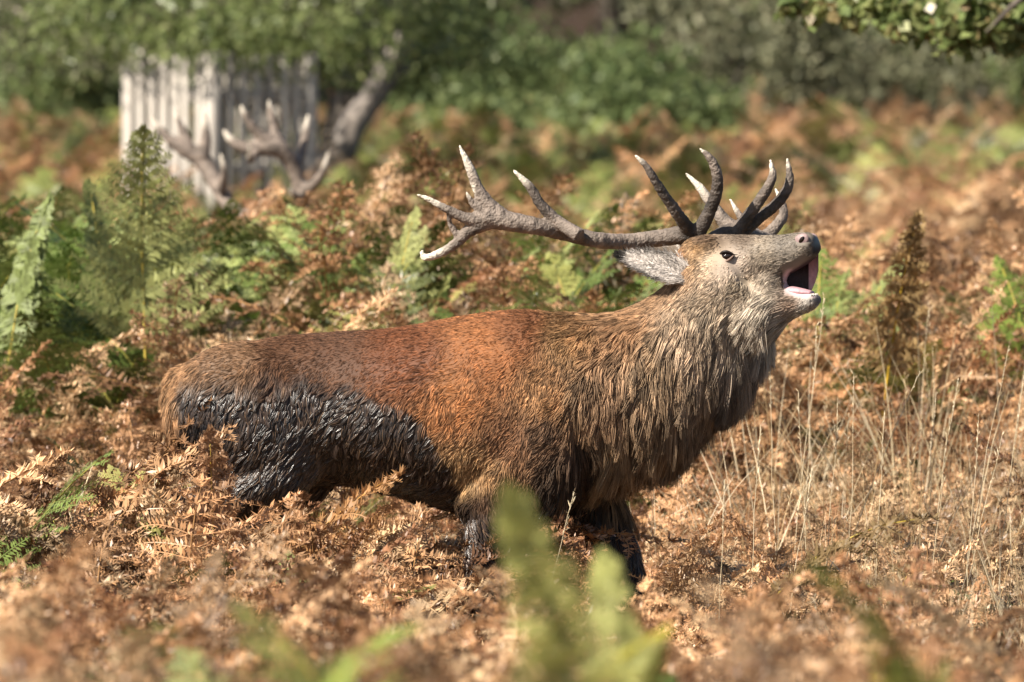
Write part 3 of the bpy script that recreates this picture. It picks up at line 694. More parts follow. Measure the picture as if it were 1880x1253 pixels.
    for s in (-1, 1):
        c = cen + S * s * lat * (1 if s < 0 else .72)
        mb = MB(); ball(mb, np.array(c - S * s * .004), (.0225, .010, .0175), R(-25), -YAW); no = child('nostril', mb.mesh('nostril', (M_NOSTRIL,), True))
        mb = MB(); ball(mb, np.array(c + S * s * .0045 + F * .004 + Vector((0, 0, .002))), (.0055, .004, .0105), R(40), -YAW); child('nostril_opening', mb.mesh('nostril_opening', (M_EYE,), True), no)
    # ---- mouth lining: back wall and far cheek, tongue, lower teeth
    mb = MB(); rows = []
    arc = [(-.030, 1441), (-.010, 1434), (.015, 1434), (.032, 1440), (.042, 1452), (.046, 1468), (.042, 1480), (.034, 1488)]
    for l, px in arc:
        up_y = np.interp(px, [1434, 1445, 1466, 1490], [500, 503, 490, 474]); lo_y = np.interp(px, [1434, 1446, 1465, 1490], [528, 532, 540, 540])
        if px > 1470 and l > .03: lo_y = np.interp(px, [1470, 1480, 1490], [532, 515, 488])
        base = [np.array(P(px, a)) + [0, hy(px), 0] + np.array(S) * l for a in np.linspace(up_y - 10, lo_y + 3, 8)]; rows.append(base)
    rows = np.array(rows); nn = rows.shape[0]; th = np.array(S) * .003
    vv = np.concatenate([rows.reshape(-1, 3), rows.reshape(-1, 3) + th]); i, j = np.meshgrid(np.arange(nn - 1), np.arange(7), indexing='ij'); a = (i * 8 + j).ravel()
    qd = np.stack([a, a + 1, a + 9, a + 8], 1); mb.add(vv, np.concatenate([qd, qd[:, ::-1] + nn * 8])); 
    nq = len(qd); me2 = mb.mesh('mouth_lining', (M_THROAT_SHADE, M_PINK), True); mi = np.zeros(len(me2.polygons), np.int32)
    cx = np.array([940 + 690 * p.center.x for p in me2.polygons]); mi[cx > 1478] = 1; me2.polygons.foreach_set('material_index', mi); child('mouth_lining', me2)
    mb = MB(); loft(mb, [(1436, 528, 1438, 540, .018, hy(1437), YAW, 1), (1452, 525, 1453, 541, .024, hy(1452), YAW, 1), (1472, 529, 1472, 542, .024, hy(1472), YAW, 1), (1487, 533, 1487, 541, .016, hy(1487), YAW, 1)], 16, 14); child('tongue', mb.mesh('tongue', (M_PINK,), True))
    for k in range(6):
        l = (k - 2.5) * .008; mb = MB(); ball(mb, np.array(P(1495, 541)) + [0, hy(1495), 0] + np.array(S) * l - np.array(F) * abs(l) * .35, (.003, .0036, .0050), 0, -YAW, 8); child('tooth', mb.mesh('tooth', (M_TOOTH,), True))
    # ---- ears
    def ear(base, tip, wid, face, nm):
        base, tip, face = (np.array(a, float) for a in (base, tip, face)); ax = tip - base; L = np.linalg.norm(ax); ax /= L
        face -= ax * face.dot(ax); face /= np.linalg.norm(face); sd = np.cross(ax, face); U = np.linspace(0, 1, 22); W = np.linspace(-1, 1, 15); vs_ = []; cs_ = []
        for u in U:
            hw = wid * (np.interp(u, [0, .15, .4, .7, .9, 1], [.55, .82, 1, .72, .34, .03])); 
            for w0 in W:
                dep = (.26 * hw + .008 * (1 - u)) * (w0 * w0) - .008 - .02 * (1 - u) ** 3
                vs_.append(base + ax * u * L + sd * hw * w0 * (1 - .12 * w0 * w0) + face * dep)
                cs_.append((u, w0))
        vs_ = np.array(vs_); cs_ = np.array(cs_); k = len(W); i, j = np.meshgrid(np.arange(len(U) - 1), np.arange(k - 1), indexing='ij'); a = (i * k + j).ravel(); q4 = np.stack([a, a + 1, a + k + 1, a + k], 1)
        N = len(vs_); allv = np.concatenate([vs_, vs_ - face * .006]); q8 = np.concatenate([q4, q4[:, ::-1] + N])
        rim = np.concatenate([np.arange(0, N, k), np.arange(N - k, N), np.arange(k - 1, N, k)[::-1]]); rim = rim[np.concatenate([[True], np.diff(rim) != 0])]
        qr = np.stack([rim[:-1], rim[1:], rim[1:] + N, rim[:-1] + N], 1)
        em = mesh_np(nm, allv, np.concatenate([q8, qr]), (M_SKIN,), True)
        u, w0 = cs_.T; inner = np.array([.56, .50, .45])[None] * (.55 + .8 * fbm(u * 9, w0 * 5, 9))[:, None]; dk = np.array([.02, .017, .015])
        edge = np.clip(smooth(.72, .95, np.abs(w0)) * .85 * smooth(.15, .4, u) + smooth(.84, .93, u), 0, 1)[:, None]
        ci = inner * (1 - edge) + dk * edge; back = np.array([.15, .115, .085])[None] * np.ones((N, 1)); back = back * (1 - smooth(.82, .95, u)[:, None]) + dk * smooth(.82, .95, u)[:, None]
        add_attr(em, 'coat', 'FLOAT_COLOR', 'POINT', np.concatenate([np.concatenate([ci, back]), np.ones((2 * N, 1))], 1)); add_attr(em, 'wet', 'FLOAT', 'POINT', np.zeros(2 * N))
        eo = child('ear', em)
        # ear hair
        rr = np.random.default_rng(5); n_ = 2600; id_ = rr.choice(N, n_); p0 = vs_[id_] + rr.normal(0, .003, (n_, 3)); uu, ww = cs_[id_].T
        dirn = ax * .8 + sd * (np.sign(ww) * .35)[:, None] + face * .25 + rr.normal(0, .22, (n_, 3)); dirn /= np.linalg.norm(dirn, axis=1)[:, None]
        ln = np.where(uu < .35, .026, .014) * rr.uniform(.5, 1.2, n_); s = np.linspace(0, 1, 4); pts = p0[:, None] + dirn[:, None] * (ln[:, None] * s[None])[:, :, None]
        ho = hair_obj('ear_hair', None, pts, np.full(n_, .0007), ci[id_] * rr.uniform(.6, 1.45, (n_, 1)), np.zeros(n_)); ho.parent = eo
    h, n = surf(1262, 502)
    ear(np.array(h) + [.0, -.012, 0], np.array(P(1133, 466)) + [0, h.y + .045, 0], .045, (-.35, -1, .50), 'ear')
    ear(np.array(P(1290, 470)) + [0, .10, 0], np.array(P(1183, 452)) + [0, .17, 0], .042, (-.2, .9, .3), 'ear')
    # ---- antlers
    h, n = surf(1272, 440); y0 = h.y + .045
    A = lambda *rows: (list(rows), 0.0)
    near = [A((1290, 448, y0 + .02, .024), (1262, 432, y0, .027), (1215, 437, y0 + .01, .0235), (1150, 444, y0 - .01, .022), (1090, 440, y0 - .07, .022), (1040, 428, y0 - 0.048, .0225), (980, 415, y0 - 0.081, .024), (925, 405, y0 - 0.084, .028), (890, 398, y0 - 0.084, .029)),
            A((1272, 447, y0 + .01, .031), (1262, 443, y0, .032)),
            A((1268, 428, y0 - .01, .020), (1245, 395, y0 - .05, .0165), (1212, 347, y0 - .09, .0130), (1186, 305, y0 - .11, .0095), (1165, 285, y0 - .115, .0035)),
            A((1280, 430, y0 - .01, .022), (1298, 398, y0 - .03, .0185), (1313, 362, y0 - .055, .0170), (1317, 325, y0 - .075, .0150), (1305, 293, y0 - .085, .0115), (1284, 272, y0 - .09, .0035)),
            A((1065, 434, y0 - .11, .021), (1025, 408, y0 - 0.075, .0175), (995, 378, y0 - 0.083, .0145), (970, 340, y0 - 0.088, .0115), (941, 312, y0 - 0.091, .0035)),
            A((925, 404, y0 - 0.084, .027), (895, 375, y0 - 0.085, .021), (877, 345, y0 - 0.087, .0155), (862, 308, y0 - 0.088, .0125), (843, 266, y0 - 0.090, .0035)),
            A((885, 385, y0 - 0.084, .018), (867, 372, y0 - 0.090, .010), (855, 350, y0 - 0.093, .0030)),
            A((900, 400, y0 - 0.084, .024), (860, 402, y0 - 0.090, .0165), (820, 384, y0 - 0.096, .0115), (790, 368, y0 - 0.099, .0085), (765, 357, y0 - 0.101, .0035)),
            A((895, 408, y0 - 0.084, .022), (860, 425, y0 - 0.076, .0175), (840, 445, y0 - 0.072, .0150), (815, 462, y0 - 0.068, .0125), (785, 473, y0 - 0.065, .0105), (775, 468, y0 - 0.063, .007), (776, 458, y0 - 0.063, .003)),
            A((845, 438, y0 - 0.072, .013), (828, 415, y0 - 0.081, .008), (823, 396, y0 - 0.090, .006))]
    tips = [(1165, 285, y0 - .115), (1284, 272, y0 - .09), (941, 312, y0 - 0.091), (843, 266, y0 - 0.090), (855, 350, y0 - 0.093), (765, 357, y0 - 0.101), (775, 470, y0 - 0.063)]
    dk = [(1262, 420, y0, .10, .55), (1290, 400, y0 - .03, .10, .45), (1310, 350, y0 - .06, .08, .45), (1215, 350, y0 - .09, .09, .45), (985, 365, y0 - 0.084, .08, .6), (1060, 436, y0 - 0.066, .07, .6)]
    child('antler', antler_mesh('antler', near, tips, .0042, [.045, .015, .075, .11, .03, .10, .09], dk))['label'] = 'left antler sweeping back over the ferns with white tines'
    y1 = hy(1320) + .075
    far = [A((1305, 445, y1 - .03, .024), (1345, 428, y1, .027), (1385, 437, y1 + .12, .0235), (1405, 442, y1 + .26, .022), (1405, 442, y1 + .40, .0225), (1390, 438, y1 + .52, .025), (1365, 428, y1 + .62, .026)),
           A((1350, 426, y1 - .01, .020), (1375, 395, y1 - .03, .0165), (1402, 357, y1 - .05, .0150), (1418, 325, y1 - .06, .0115), (1414, 292, y1 - .06, .0035)),
           A((1358, 430, y1 + .01, .021), (1392, 402, y1, .0165), (1428, 372, y1 - .01, .0155), (1449, 335, y1 - .02, .0130), (1445, 290, y1 - .02, .0035)),
           A((1370, 430, y1 + .60, .025), (1335, 412, y1 + .62, .0210), (1310, 380, y1 + .64, .0165), (1285, 345, y1 + .66, .0115), (1258, 318, y1 + .67, .0035)),
           A((1385, 430, y1 + .56, .020), (1362, 402, y1 + .58, .0115), (1340, 366, y1 + .60, .0035)),
           A((1400, 442, y1 + .42, .020), (1425, 415, y1 + .44, .0165), (1438, 395, y1 + .46, .0140), (1434, 370, y1 + .47, .0100), (1423, 346, y1 + .48, .0035))]
    tips = [(1414, 292, y1 - .06), (1445, 290, y1 - .02), (1258, 318, y1 + .67), (1340, 366, y1 + .60), (1423, 346, y1 + .48)]
    dk = [(1350, 415, y1, .10, .5), (1395, 370, y1, .10, .55), (1430, 350, y1, .08, .6)]
    child('antler', antler_mesh('antler', far, tips, .0042, [.045, .03, .11, .05, .05], dk))
    return root
M_PALE = plain('pale_eyelid', (.20, .13, .10), .6); M_TOOTH = plain('tooth_enamel', (.62, .56, .46), .35)
build_stag()

# ------------------------------------------------------------------ trees and shrubs
def leaves(centres, radii, n, size, seed, flat=1.0, aspect=.55, shell=.5):
    """n bent leaf blades in and around clump balls"""
    r = np.random.default_rng(seed); centres = np.asarray(centres, float); radii = np.asarray(radii, float)
    k = r.choice(len(centres), n, p=radii ** 2 / (radii ** 2).sum())
    d = r.normal(0, 1, (n, 3)); d /= np.linalg.norm(d, axis=1)[:, None]; rad = radii[k] * (shell + (1 - shell) * r.random(n)) * np.where(r.random(n) < .15, r.uniform(.2, 1.15, n), 1)
    c = centres[k] + d * rad[:, None] * np.array([1, 1, flat])
    ax = r.normal(0, 1, (n, 3)) + np.array([0, 0, -.5]); ax /= np.linalg.norm(ax, axis=1)[:, None]
    nm = d * .8 + r.normal(0, .7, (n, 3)) + np.array([0, 0, .5]); sd = np.cross(ax, nm); sd /= np.linalg.norm(sd, axis=1)[:, None] + 1e-9; nn = np.cross(sd, ax)
    L = size * r.uniform(.6, 1.35, n)[:, None]; w_ = L * aspect * r.uniform(.7, 1.2, n)[:, None]
    v = np.stack([c, c + ax * L * .5 + sd * w_ * .5 + nn * L * .06, c + ax * L - nn * L * .08, c + ax * L * .5 - sd * w_ * .5 + nn * L * .06], 1).reshape(-1, 3)
    q = np.arange(n * 4).reshape(-1, 4)
    clump_tone = r.random(len(centres))
    return v, q, np.clip(.65 * r.random(n) + .35 * clump_tone[k], 0, 1)

def leaf_mesh(name, m, *args, **kw):
    v, q, rnd = leaves(*args, **kw); me = mesh_np(name, v, q, (m,)); add_attr(me, 'rnd', 'FLOAT', 'FACE', rnd); return me

def limb(mb, a, b, r0, r1, seed, sag=.0, n=9, wig=.05):
    r = np.random.default_rng(seed); t = np.linspace(0, 1, n)[:, None]; a = np.array(a, float); b = np.array(b, float)
    p = a + (b - a) * t; L = np.linalg.norm(b - a); p += np.cumsum(r.normal(0, wig * L / n, (n, 3)), 0) * np.sin(t * math.pi) * 1.6; p[:, 2] += sag * np.sin(t[:, 0] * math.pi) * L
    mb.tube(p, np.linspace(r0, r1, n), 9); return p

def crown_clumps(c, rx, ry, rz, n, rc, seed, low=-1.0):
    r = np.random.default_rng(seed); out = []
    while len(out) < n:
        d = r.normal(0, 1, 3); d /= np.linalg.norm(d); f = r.uniform(.45, 1.0); p = np.array(c) + d * f * np.array([rx, ry, rz])
        if d[2] > low: out.append(p)
    out = np.array(out); return out, rc * r.uniform(.65, 1.3, n)

def tree(name, label, base, trunk_r, crown_c, crown_r, nclump, rc, nleaf, lsize, lm, seed, group=None, cat='tree', lean=None, extra=None, low=-1.0, bark=None):
    base = Vector(base); root = empty(name, base); tag(root, label, cat, group); b = np.array(base)
    cl, rr = crown_clumps(crown_c, *crown_r, nclump, rc, seed, low)
    if extra is not None: cl = np.vstack([cl, extra[0]]); rr = np.concatenate([rr, extra[1]])
    mb = MB(); top = np.array(crown_c, float) if lean is None else np.array(lean, float)
    pth = limb(mb, b - [0, 0, .15], top, trunk_r, trunk_r * .45, seed + 1, n=14, wig=.10)
    tr = link('trunk', mb.mesh('trunk', (bark or M_BARK,), True)); tr.parent = root; tr.matrix_parent_inverse = Matrix.Translation(-base)
    r = np.random.default_rng(seed + 2)
    for i in r.choice(len(cl), min(12, len(cl)), replace=False):
        mb = MB(); s = pth[r.integers(6, 13)]; limb(mb, s, cl[i], trunk_r * .32, trunk_r * .06, seed + 3 + int(i), .06)
        lo = link('limb', mb.mesh('limb', (M_BARK,), True)); lo.parent = root; lo.matrix_parent_inverse = Matrix.Translation(-base)
    co = link('crown', leaf_mesh('crown', lm, cl, rr, nleaf, lsize, seed + 9)); co.parent = root; co.matrix_parent_inverse = Matrix.Translation(-base)
    return root

def gz(x, y): return float(ground(np.array([x]), np.array([y]))[0])

def build_trees():
    # the tree inside the wooden guard
    gx, gy = P(395, 300, 36.6).x, 36.6
    ex = []
    for px, py, y, r in ((240, 70, 36.4, .26), (300, 60, 36.0, .30), (370, 72, 35.8, .28), (440, 80, 36.0, .26), (500, 95, 36.4, .28), (560, 90, 36.8, .30), (620, 85, 37.4, .30), (690, 75, 37.6, .32), (180, 60, 36.6, .30), (110, 40, 37.0, .34), (750, 60, 38, .34), (60, 70, 37.4, .30),
                         (330, 10, 36, .40), (450, 20, 36, .40), (230, 10, 36.4, .4), (560, 25, 36.6, .4), (660, 10, 37, .4), (780, 20, 38, .42), (140, -10, 37, .4), (840, 80, 39, .35), (880, 30, 39.5, .4), (360, 70, 36.9, .34), (420, 78, 37.0, .34), (470, 84, 37.0, .34), (520, 88, 37.2, .34), (390, 40, 36.8, .4), (470, 50, 36.8, .4), (560, 120, 37.6, .26), (610, 118, 37.6, .26), (590, 100, 37.0, .28), (660, 112, 38, .28), (450, 95, 37.3, .25), (400, 92, 37.3, .25)):  # last clumps added low over the guard to shade its inside and right
        p = P(px, py, y); ex.append((*p, r))
    ex = np.array(ex)
    tree('hawthorn_tree', 'low spreading green hawthorn tree growing out of the grey wooden guard', (gx, gy + .62, gz(gx, gy + .6)), .09, (gx + .1, gy + 1.4, 4.6), (2.5, 1.9, 1.7), 70, .48, 30000, .075, M_LEAFA, 401, 'trees round the clearing', low=-.55,
         bark=M_BARK, extra=(ex[:, :3], ex[:, 3]))
    # leaning old trunk to the right of the guard
    b = P(400, 330, 39.2); t = P(745, 70, 39.6)
    c2 = crown_clumps(P(770, 70, 41.0), .75, .8, .22, 26, .30, 77)
    tree('leaning_tree', 'old tree with a thick pale trunk leaning to the right of the wooden guard', (b.x, b.y, gz(b.x, b.y)), .17, (t.x + .5, 22 + 20.5, 4.3), (1.6, 1.4, 1.1), 40, .45, 15000, .075, M_LEAFB, 431, 'trees round the clearing', lean=(t.x, t.y, t.z), low=-.5, extra=c2, bark=M_PALE_LIT_BARK)
    # tree at the far left whose skirt hangs over the field
    ex = []
    for px, py, y, r in ((20, 90, 45, .3), (90, 95, 45, .3), (150, 85, 44.5, .28), (60, 40, 45, .36), (0, 30, 45, .36), (130, 30, 45, .4), (200, 95, 44.5, .25)): ex.append((*P(px, py, y), r))
    ex = np.array(ex)
    tree('field_maple', 'grey green maple tree with hanging skirt of leaves beyond the field', (-6.4, 47.5, gz(-6.4, 47.5)), .22, (-5.6, 47.0, 4.9), (2.9, 2.2, 1.9), 60, .5, 20000, .08, M_LEAFC, 461, 'trees round the clearing', low=-.5, extra=(ex[:, :3], ex[:, 3]))
    # shrubs and trees along the far edge of the clearing
    spec = [(980, 150, 62, 1.5, 1.1, 'dark', 'dark rounded thorn bush behind the antler tips of the roaring stag'), (1190, 190, 58, 1.1, .85, 'dark', 'small dark green bush standing forward in the far bracken'), (1330, 150, 66, 1.7, 1.4, 'grey', 'broad grey green bush above the head of the roaring stag'),
            (1560, 150, 70, 1.9, 1.5, 'dull', 'wide olive bush at the edge of the far bracken'), (1790, 165, 68, 1.7, 1.3, 'grey', 'pale grey green bush under the overhanging branch'), (800, 150, 58, 1.0, .75, 'dull', 'low olive bush beside the leaning trunk'), (1990, 150, 66, 1.8, 1.4, 'dull', 'olive bush past the overhanging branch'), (40, 125, 66, 1.6, 1.2, 'dark', 'dark bush in the shade beyond the maple tree'), (200, 125, 64, 1.5, 1.1, 'dark', 'dark bush in the shade behind the wooden guard')]
    lm = {'dark': M_LEAFB, 'grey': M_LEAFC, 'dull': M_LEAFB}
    for i, (px, py, y, rx, rz, k, lab) in enumerate(spec):
        p = P(px, py, y); g = gz(p.x, p.y)
        tree('far_bush', lab, (p.x, p.y, g), .08, (p.x, p.y, g + rz * .75), (rx, rx * .8, rz), 34, .42, 7000, .12, lm[k], 500 + i * 20, 'bushes at the far edge of the bracken', 'bush', low=-.9)
    spec = [(-11, 84, 4.2, 'dull'), (-6.5, 90, 4.4, 'dark'), (-2.2, 86, 4.0, 'grey'), (1.6, 92, 4.4, 'dark'), (5.4, 86, 4.2, 'grey'), (9.6, 90, 4.4, 'dull'), (13.5, 86, 4.4, 'dark'), (-8.8, 108, 5, 'dark'), (-3.6, 112, 5, 'dark'), (1.4, 110, 5, 'grey'), (6.6, 112, 5, 'dark'), (11.6, 110, 5, 'dark')]
    for i, (x, y, rr, k) in enumerate(spec):
        g = gz(x, y)
        tree('woodland_tree', {'dull': 'olive leafed tree in the wood that closes the view behind the bracken', 'dark': 'dark leafed tree in the wood that closes the view behind the bracken', 'grey': 'grey green tree in the wood that closes the view behind the bracken'}[k], (x, y, g), .28, (x, y, g + rr * .85), (rr * .78, rr * .6, rr), 60, .95, 9000, .22, lm[k], 800 + i * 20, 'trees of the wood behind', low=-.98)
    # the hawthorn outside the view on the right, one bough reaching in
    bx, by = 3.9, 11.5; base = Vector((bx, by, gz(bx, by))); root = empty('overhanging_hawthorn', base); tag(root, 'hawthorn whose leafy bough hangs in over the clearing on the right', 'tree', 'trees round the clearing')
    def part(nm, me):
        o = link(nm, me); o.parent = root; o.matrix_parent_inverse = Matrix.Translation(-base); return o
    mb = MB(); tp = limb(mb, np.array(base) - [0, 0, .1], (3.5, 11.2, 3.2), .16, .09, 5, n=12); part('trunk', mb.mesh('trunk', (M_BARK,), True))
    boughs = [((1980, -120), (1640, 20), 10.6), ((1980, -60), (1810, 60), 10.4), ((1990, -160), (1500, -6), 10.9), ((1990, -30), (1870, 80), 10.7)]
    cl = []; r = np.random.default_rng(9)
    for i, (a, b, y) in enumerate(boughs):
        pa, pb = np.array(P(*a, y)), np.array(P(*b, y)); mb = MB(); limb(mb, tp[-1], pa, .06, .03, 30 + i); limb(mb, pa, pb, .03, .006, 40 + i, .1); part('bough', mb.mesh('bough', (M_BARK,), True))
    for px, py, rr, y in ((1450, 8, .05, 10.9), (1490, 20, .06, 10.9), (1530, 10, .07, 10.8), (1575, 8, .08, 10.8), (1560, 28, .05, 10.8), (1620, 12, .09, 10.7), (1660, 30, .08, 10.6), (1655, 48, .06, 10.6), (1700, 20, .10, 10.6), (1735, 48, .08, 10.5), (1765, 20, .11, 10.5), (1790, 62, .08, 10.5), (1830, 40, .11, 10.5), (1850, 78, .07, 10.6), (1880, 55, .1, 10.7), (1868, 12, .12, 10.6), (1720, -20, .12, 10.7), (1820, -30, .14, 10.7), (1930, 30, .16, 10.7), (1960, 80, .15, 10.8), (1600, -25, .1, 10.8), (1745, 75, .05, 10.5), (1700, 70, .035, 10.6)):
        cl.append((*P(px, py, y), rr))
    cl = np.array(cl); cr, rr = crown_clumps((4.0, 11.8, 3.6), 1.5, 1.5, 1.0, 40, .32, 8, -.4)
    part('crown', leaf_mesh('crown', M_LEAFD, np.vstack([cl[:, :3], cr]), np.concatenate([cl[:, 3] * 1.0, rr]), 9000, .050, 12, aspect=.8, shell=.25))
    v, q, rnd = leaves(cl[:, :3], cl[:, 3], 3200, .058, 13, aspect=.85, shell=.15); me = mesh_np('foliage', v, q, (M_LEAFD,)); add_attr(me, 'rnd', 'FLOAT', 'FACE', rnd); part('bough_foliage', me)
build_trees()

# ------------------------------------------------------------------ wooden tree guard
def build_guard():
    r = np.random.default_rng(14); c = P(392, 300, 36.0); g = gz(c.x, c.y); root = empty('tree_guard', (c.x, c.y, g)); tag(root, 'square tree guard of weathered grey upright boards round the hawthorn trunk', 'tree guard')
    side, ang = .95, R(47); ax = [np.array([-math.cos(ang), math.sin(ang), 0]), np.array([math.sin(ang), math.cos(ang), 0])]
    H = 2.52 - g
    def board(name, a, b, w0, t0, tilt=0., m=M_WOOD):
        """upright or lying board from a to b (local), width along wdir"""
    def box(name, cen, dx, dy, dz, hx, hy_, hz, chamf=.004):
        bm = []; vs_ = []
        for sx in (-1, 1):
            for sy in (-1, 1):
                for sz in (-1, 1): vs_.append(np.array(cen) + np.array(dx) * sx * hx + np.array(dy) * sy * hy_ + np.array(dz) * (sz * hz + (r.normal(0, .012) if sz > 0 else 0)))
        f = np.array([[0, 1, 3, 2], [4, 6, 7, 5], [0, 4, 5, 1], [2, 3, 7, 6], [0, 2, 6, 4], [1, 5, 7, 3]])
        o = link(name, mesh_np(name, np.array(vs_), f, (M_WOOD,)), root); bv = o.modifiers.new('edge', 'BEVEL'); bv.width = chamf; bv.segments = 1; return o
    up = np.array([0, 0, 1.]); o0 = np.zeros(3); o1 = ax[0] * side; o2 = ax[1] * side; o3 = o1 + o2
    for s, d, nrm in ((o0, ax[0], -ax[1]), (o0, ax[1], -ax[0]), (o1, ax[1], ax[0]), (o2, ax[0], ax[1])):
        for k in range(6):
            u = (k + .5) / 6 * (side - .16) + .08; hw = .034 * r.uniform(.85, 1.15); top = H * r.uniform(.985, 1.015) + r.normal(0, .015)
            dz = up + d * r.normal(0, .010); box('board', s + d * (u + r.normal(0, .006)) + nrm * .022 + up * (top / 2 + .02), d, nrm, dz, hw, .011, top / 2)
        for z in (.28, .80, 1.36): box('rail', s + d * side / 2 - nrm * .018 + up * z, d, nrm, up, side / 2 - .05, .018, .040)
    for p in (o0, o1, o2, o3): box('post', p + up * (H / 2), ax[0], ax[1], up, .05, .05, H / 2 + .03, .008)
build_guard()

# ------------------------------------------------------------------ second stag, lying behind the bracken bank
def build_resting_stag():
    Y = 14.0; c = P(560, 430, Y); g = gz(c.x, c.y); root = empty('resting_stag', (c.x, c.y, g)); tag(root, 'second stag lying hidden in the bracken, only its antlers showing before the wooden guard', 'deer'); bpy.context.view_layer.update()
    def child(nm, me):
        o = link(nm, me); o.parent = root; o.matrix_parent_inverse = root.matrix_world.inverted(); return o
    mb = MB(); x, y = c.x, c.y
    def sect(pts):
        cc = catmull(pts, 40); mb.tube(cc[:, :3], cc[:, 3], 16, flat=1.0)
    sect([(x - 1.45, y + .5, g + .30, .12), (x - 1.25, y + .5, g + .33, .24), (x - .8, y + .45, g + .33, .29), (x - .4, y + .35, g + .36, .28), (x - .15, y + .22, g + .50, .19), (x - .04, y + .08, g + .74, .13), (x - .02, y, g + .92, .10)])
    sect([(x - .07, y + .02, g + .93, .075), (x - .01, y - .03, g + .93, .085), (x + .09, y - .12, g + .88, .06), (x + .19, y - .20, g + .81, .045), (x + .24, y - .24, g + .77, .032)])
    for s in (-1, 1):
        sect([(x - .3 + s * .1, y + .2 + s * .12, g + .22, .07), (x + .05, y + .05 + s * .14, g + .10, .045), (x - .25, y - .02 + s * .14, g + .05, .03)])
        sect([(x - 1.2, y + .5 + s * .16, g + .26, .12), (x - .85, y + .4 + s * .26, g + .14, .06), (x - 1.2, y + .35 + s * .28, g + .06, .035)])
    me = remeshed('resting_body', mb, .02, 5, .5); me.materials.append(M_REST); child('body', me)
    for s in (-1, 1):
        mb = MB(); b = np.array([x - .07, y + s * .07, g + .95]); limb(mb, b, b + [-.14, s * .10, .02], .03, .008, 3 + s); child('ear', mb.mesh('ear', (M_REST,), True))
    B = lambda *rows: ([(a, b, yy, rr) for a, b, yy, rr in rows], Y)
    right = [B((556, 385, .02, .026), (552, 350, 0, .027), (540, 310, -.02, .025), (525, 285, -.04, .028), (505, 270, -.05, .034), (480, 270, -.05, .030), (450, 272, -.05, .022), (425, 258, -.05, .016), (410, 238, -.05, .005)),
             B((508, 272, -.05, .028), (475, 245, -.07, .020), (455, 220, -.09, .015), (443, 194, -.1, .005)), B((518, 280, -.05, .028), (506, 245, -.03, .018), (499, 215, -.02, .014), (494, 184, -.02, .005)),
             B((552, 352, 0, .024), (575, 340, -.06, .018), (592, 318, -.10, .014), (604, 280, -.12, .005)), B((540, 312, -.02, .020), (553, 285, .08, .016), (562, 240, .14, .014), (567, 210, .16, .005)), B((470, 272, -.05, .016), (460, 295, -.12, .012), (459, 268, -.2, .005)), B((556, 372, 0, .02), (540, 358, -.12, .012), (533, 346, -.16, .005))]
    tips = [(410, 238, Y - .05), (443, 194, Y - .1), (494, 184, Y - .02), (604, 280, Y - .12), (567, 210, Y + .16), (459, 268, Y - .2), (533, 346, Y - .16)]
    child('antler', antler_mesh('antler', right, tips, .008, [.08, .05, .05, .09, .10, .09, .07]))
    left = [B((545, 398, .10, .026), (490, 400, .22, .026), (430, 385, .34, .025), (398, 340, .44, .027), (372, 295, .50, .032), (335, 272, .5, .026), (305, 250, .5, .016), (278, 213, .5, .005)), B((372, 290, .48, .026), (378, 250, .48, .018), (375, 198, .48, .005)), B((350, 280, .5, .024), (335, 240, .52, .016), (322, 205, .54, .005)), B((405, 352, .36, .020), (412, 315, .3, .014), (405, 282, .28, .005))]
    tips = [(278, 213, Y + .5), (375, 198, Y + .48), (322, 205, Y + .54), (405, 282, Y + .28)]
    child('antler', antler_mesh('antler', left, tips, .008, [.09, .12, .05, .08]))
M_REST = noise_mat('resting_hide', [(.3, (.12, .06, .03)), (.7, (.25, .14, .075))], 20, .8, .4, 120)
build_resting_stag()

# ------------------------------------------------------------------ single fern plants and grass that stand out
def fern_plant(label, px, py_top, depth, height, kind, seed, lean=0., az=None, stalks=1, tint=None, stalk=None, arch=.4, width=.32, group=None, name='fern_plant', stipe=.38, rag=.5, curl=.7, npair=18, low=.6, roll=0.):
    """a plant whose tallest frond tops out where the place shows it; each frond is a part"""
    r = np.random.default_rng(seed); t = P(px, py_top, depth); z0 = gz(t.x, depth); root = empty(name, (t.x, depth, z0)); tag(root, label, 'fern', group)
    H = t.z - z0
    for k in range(stalks):
        mb = frond(seed * 7 + k, kind == 'dead', npair, arch * r.uniform(.8, 1.2), curl, stipe, width, rag); me = mb.mesh('frond', (M_FERN_OBJ, M_STEM_OBJ)); n = len(me.vertices)
        z = np.empty(n * 3, np.float32); me.vertices.foreach_get('co', z); top = z.reshape(-1, 3)[:, 2].max(); sc = H / top * (1 if k == 0 else r.uniform(low, low + .3))
        for nm, c in (('tint', tint), ('stalk', stalk)): add_attr(me, nm, 'FLOAT_COLOR', 'POINT', np.tile([*c, 1], (n, 1)))
        o = link('frond', me, root); a = (az if az is not None else r.uniform(0, 6.28)) + (0 if k == 0 else r.normal(0, 1.2)); o.rotation_euler = (roll * (1 if k == 0 else r.uniform(.4, 1.0)) + r.normal(0, .04), lean if k == 0 else r.normal(lean, .25), a)
        xs = z.reshape(-1, 3); it = xs[:, 2].argmax(); off = Matrix.Rotation(a, 3, 'Z') @ Vector((xs[it, 0] * sc, 0, 0))
        o.location = (-off.x * (1 if k == 0 else .6) , 0, 0); o.scale = (sc, sc, sc)
    return root
G1, G2, G3 = (.16, .21, .05), (.27, .31, .11), (.34, .35, .13); YS = (.50, .38, .07); BR = (.40, .23, .125); OB = (.48, .26, .07)
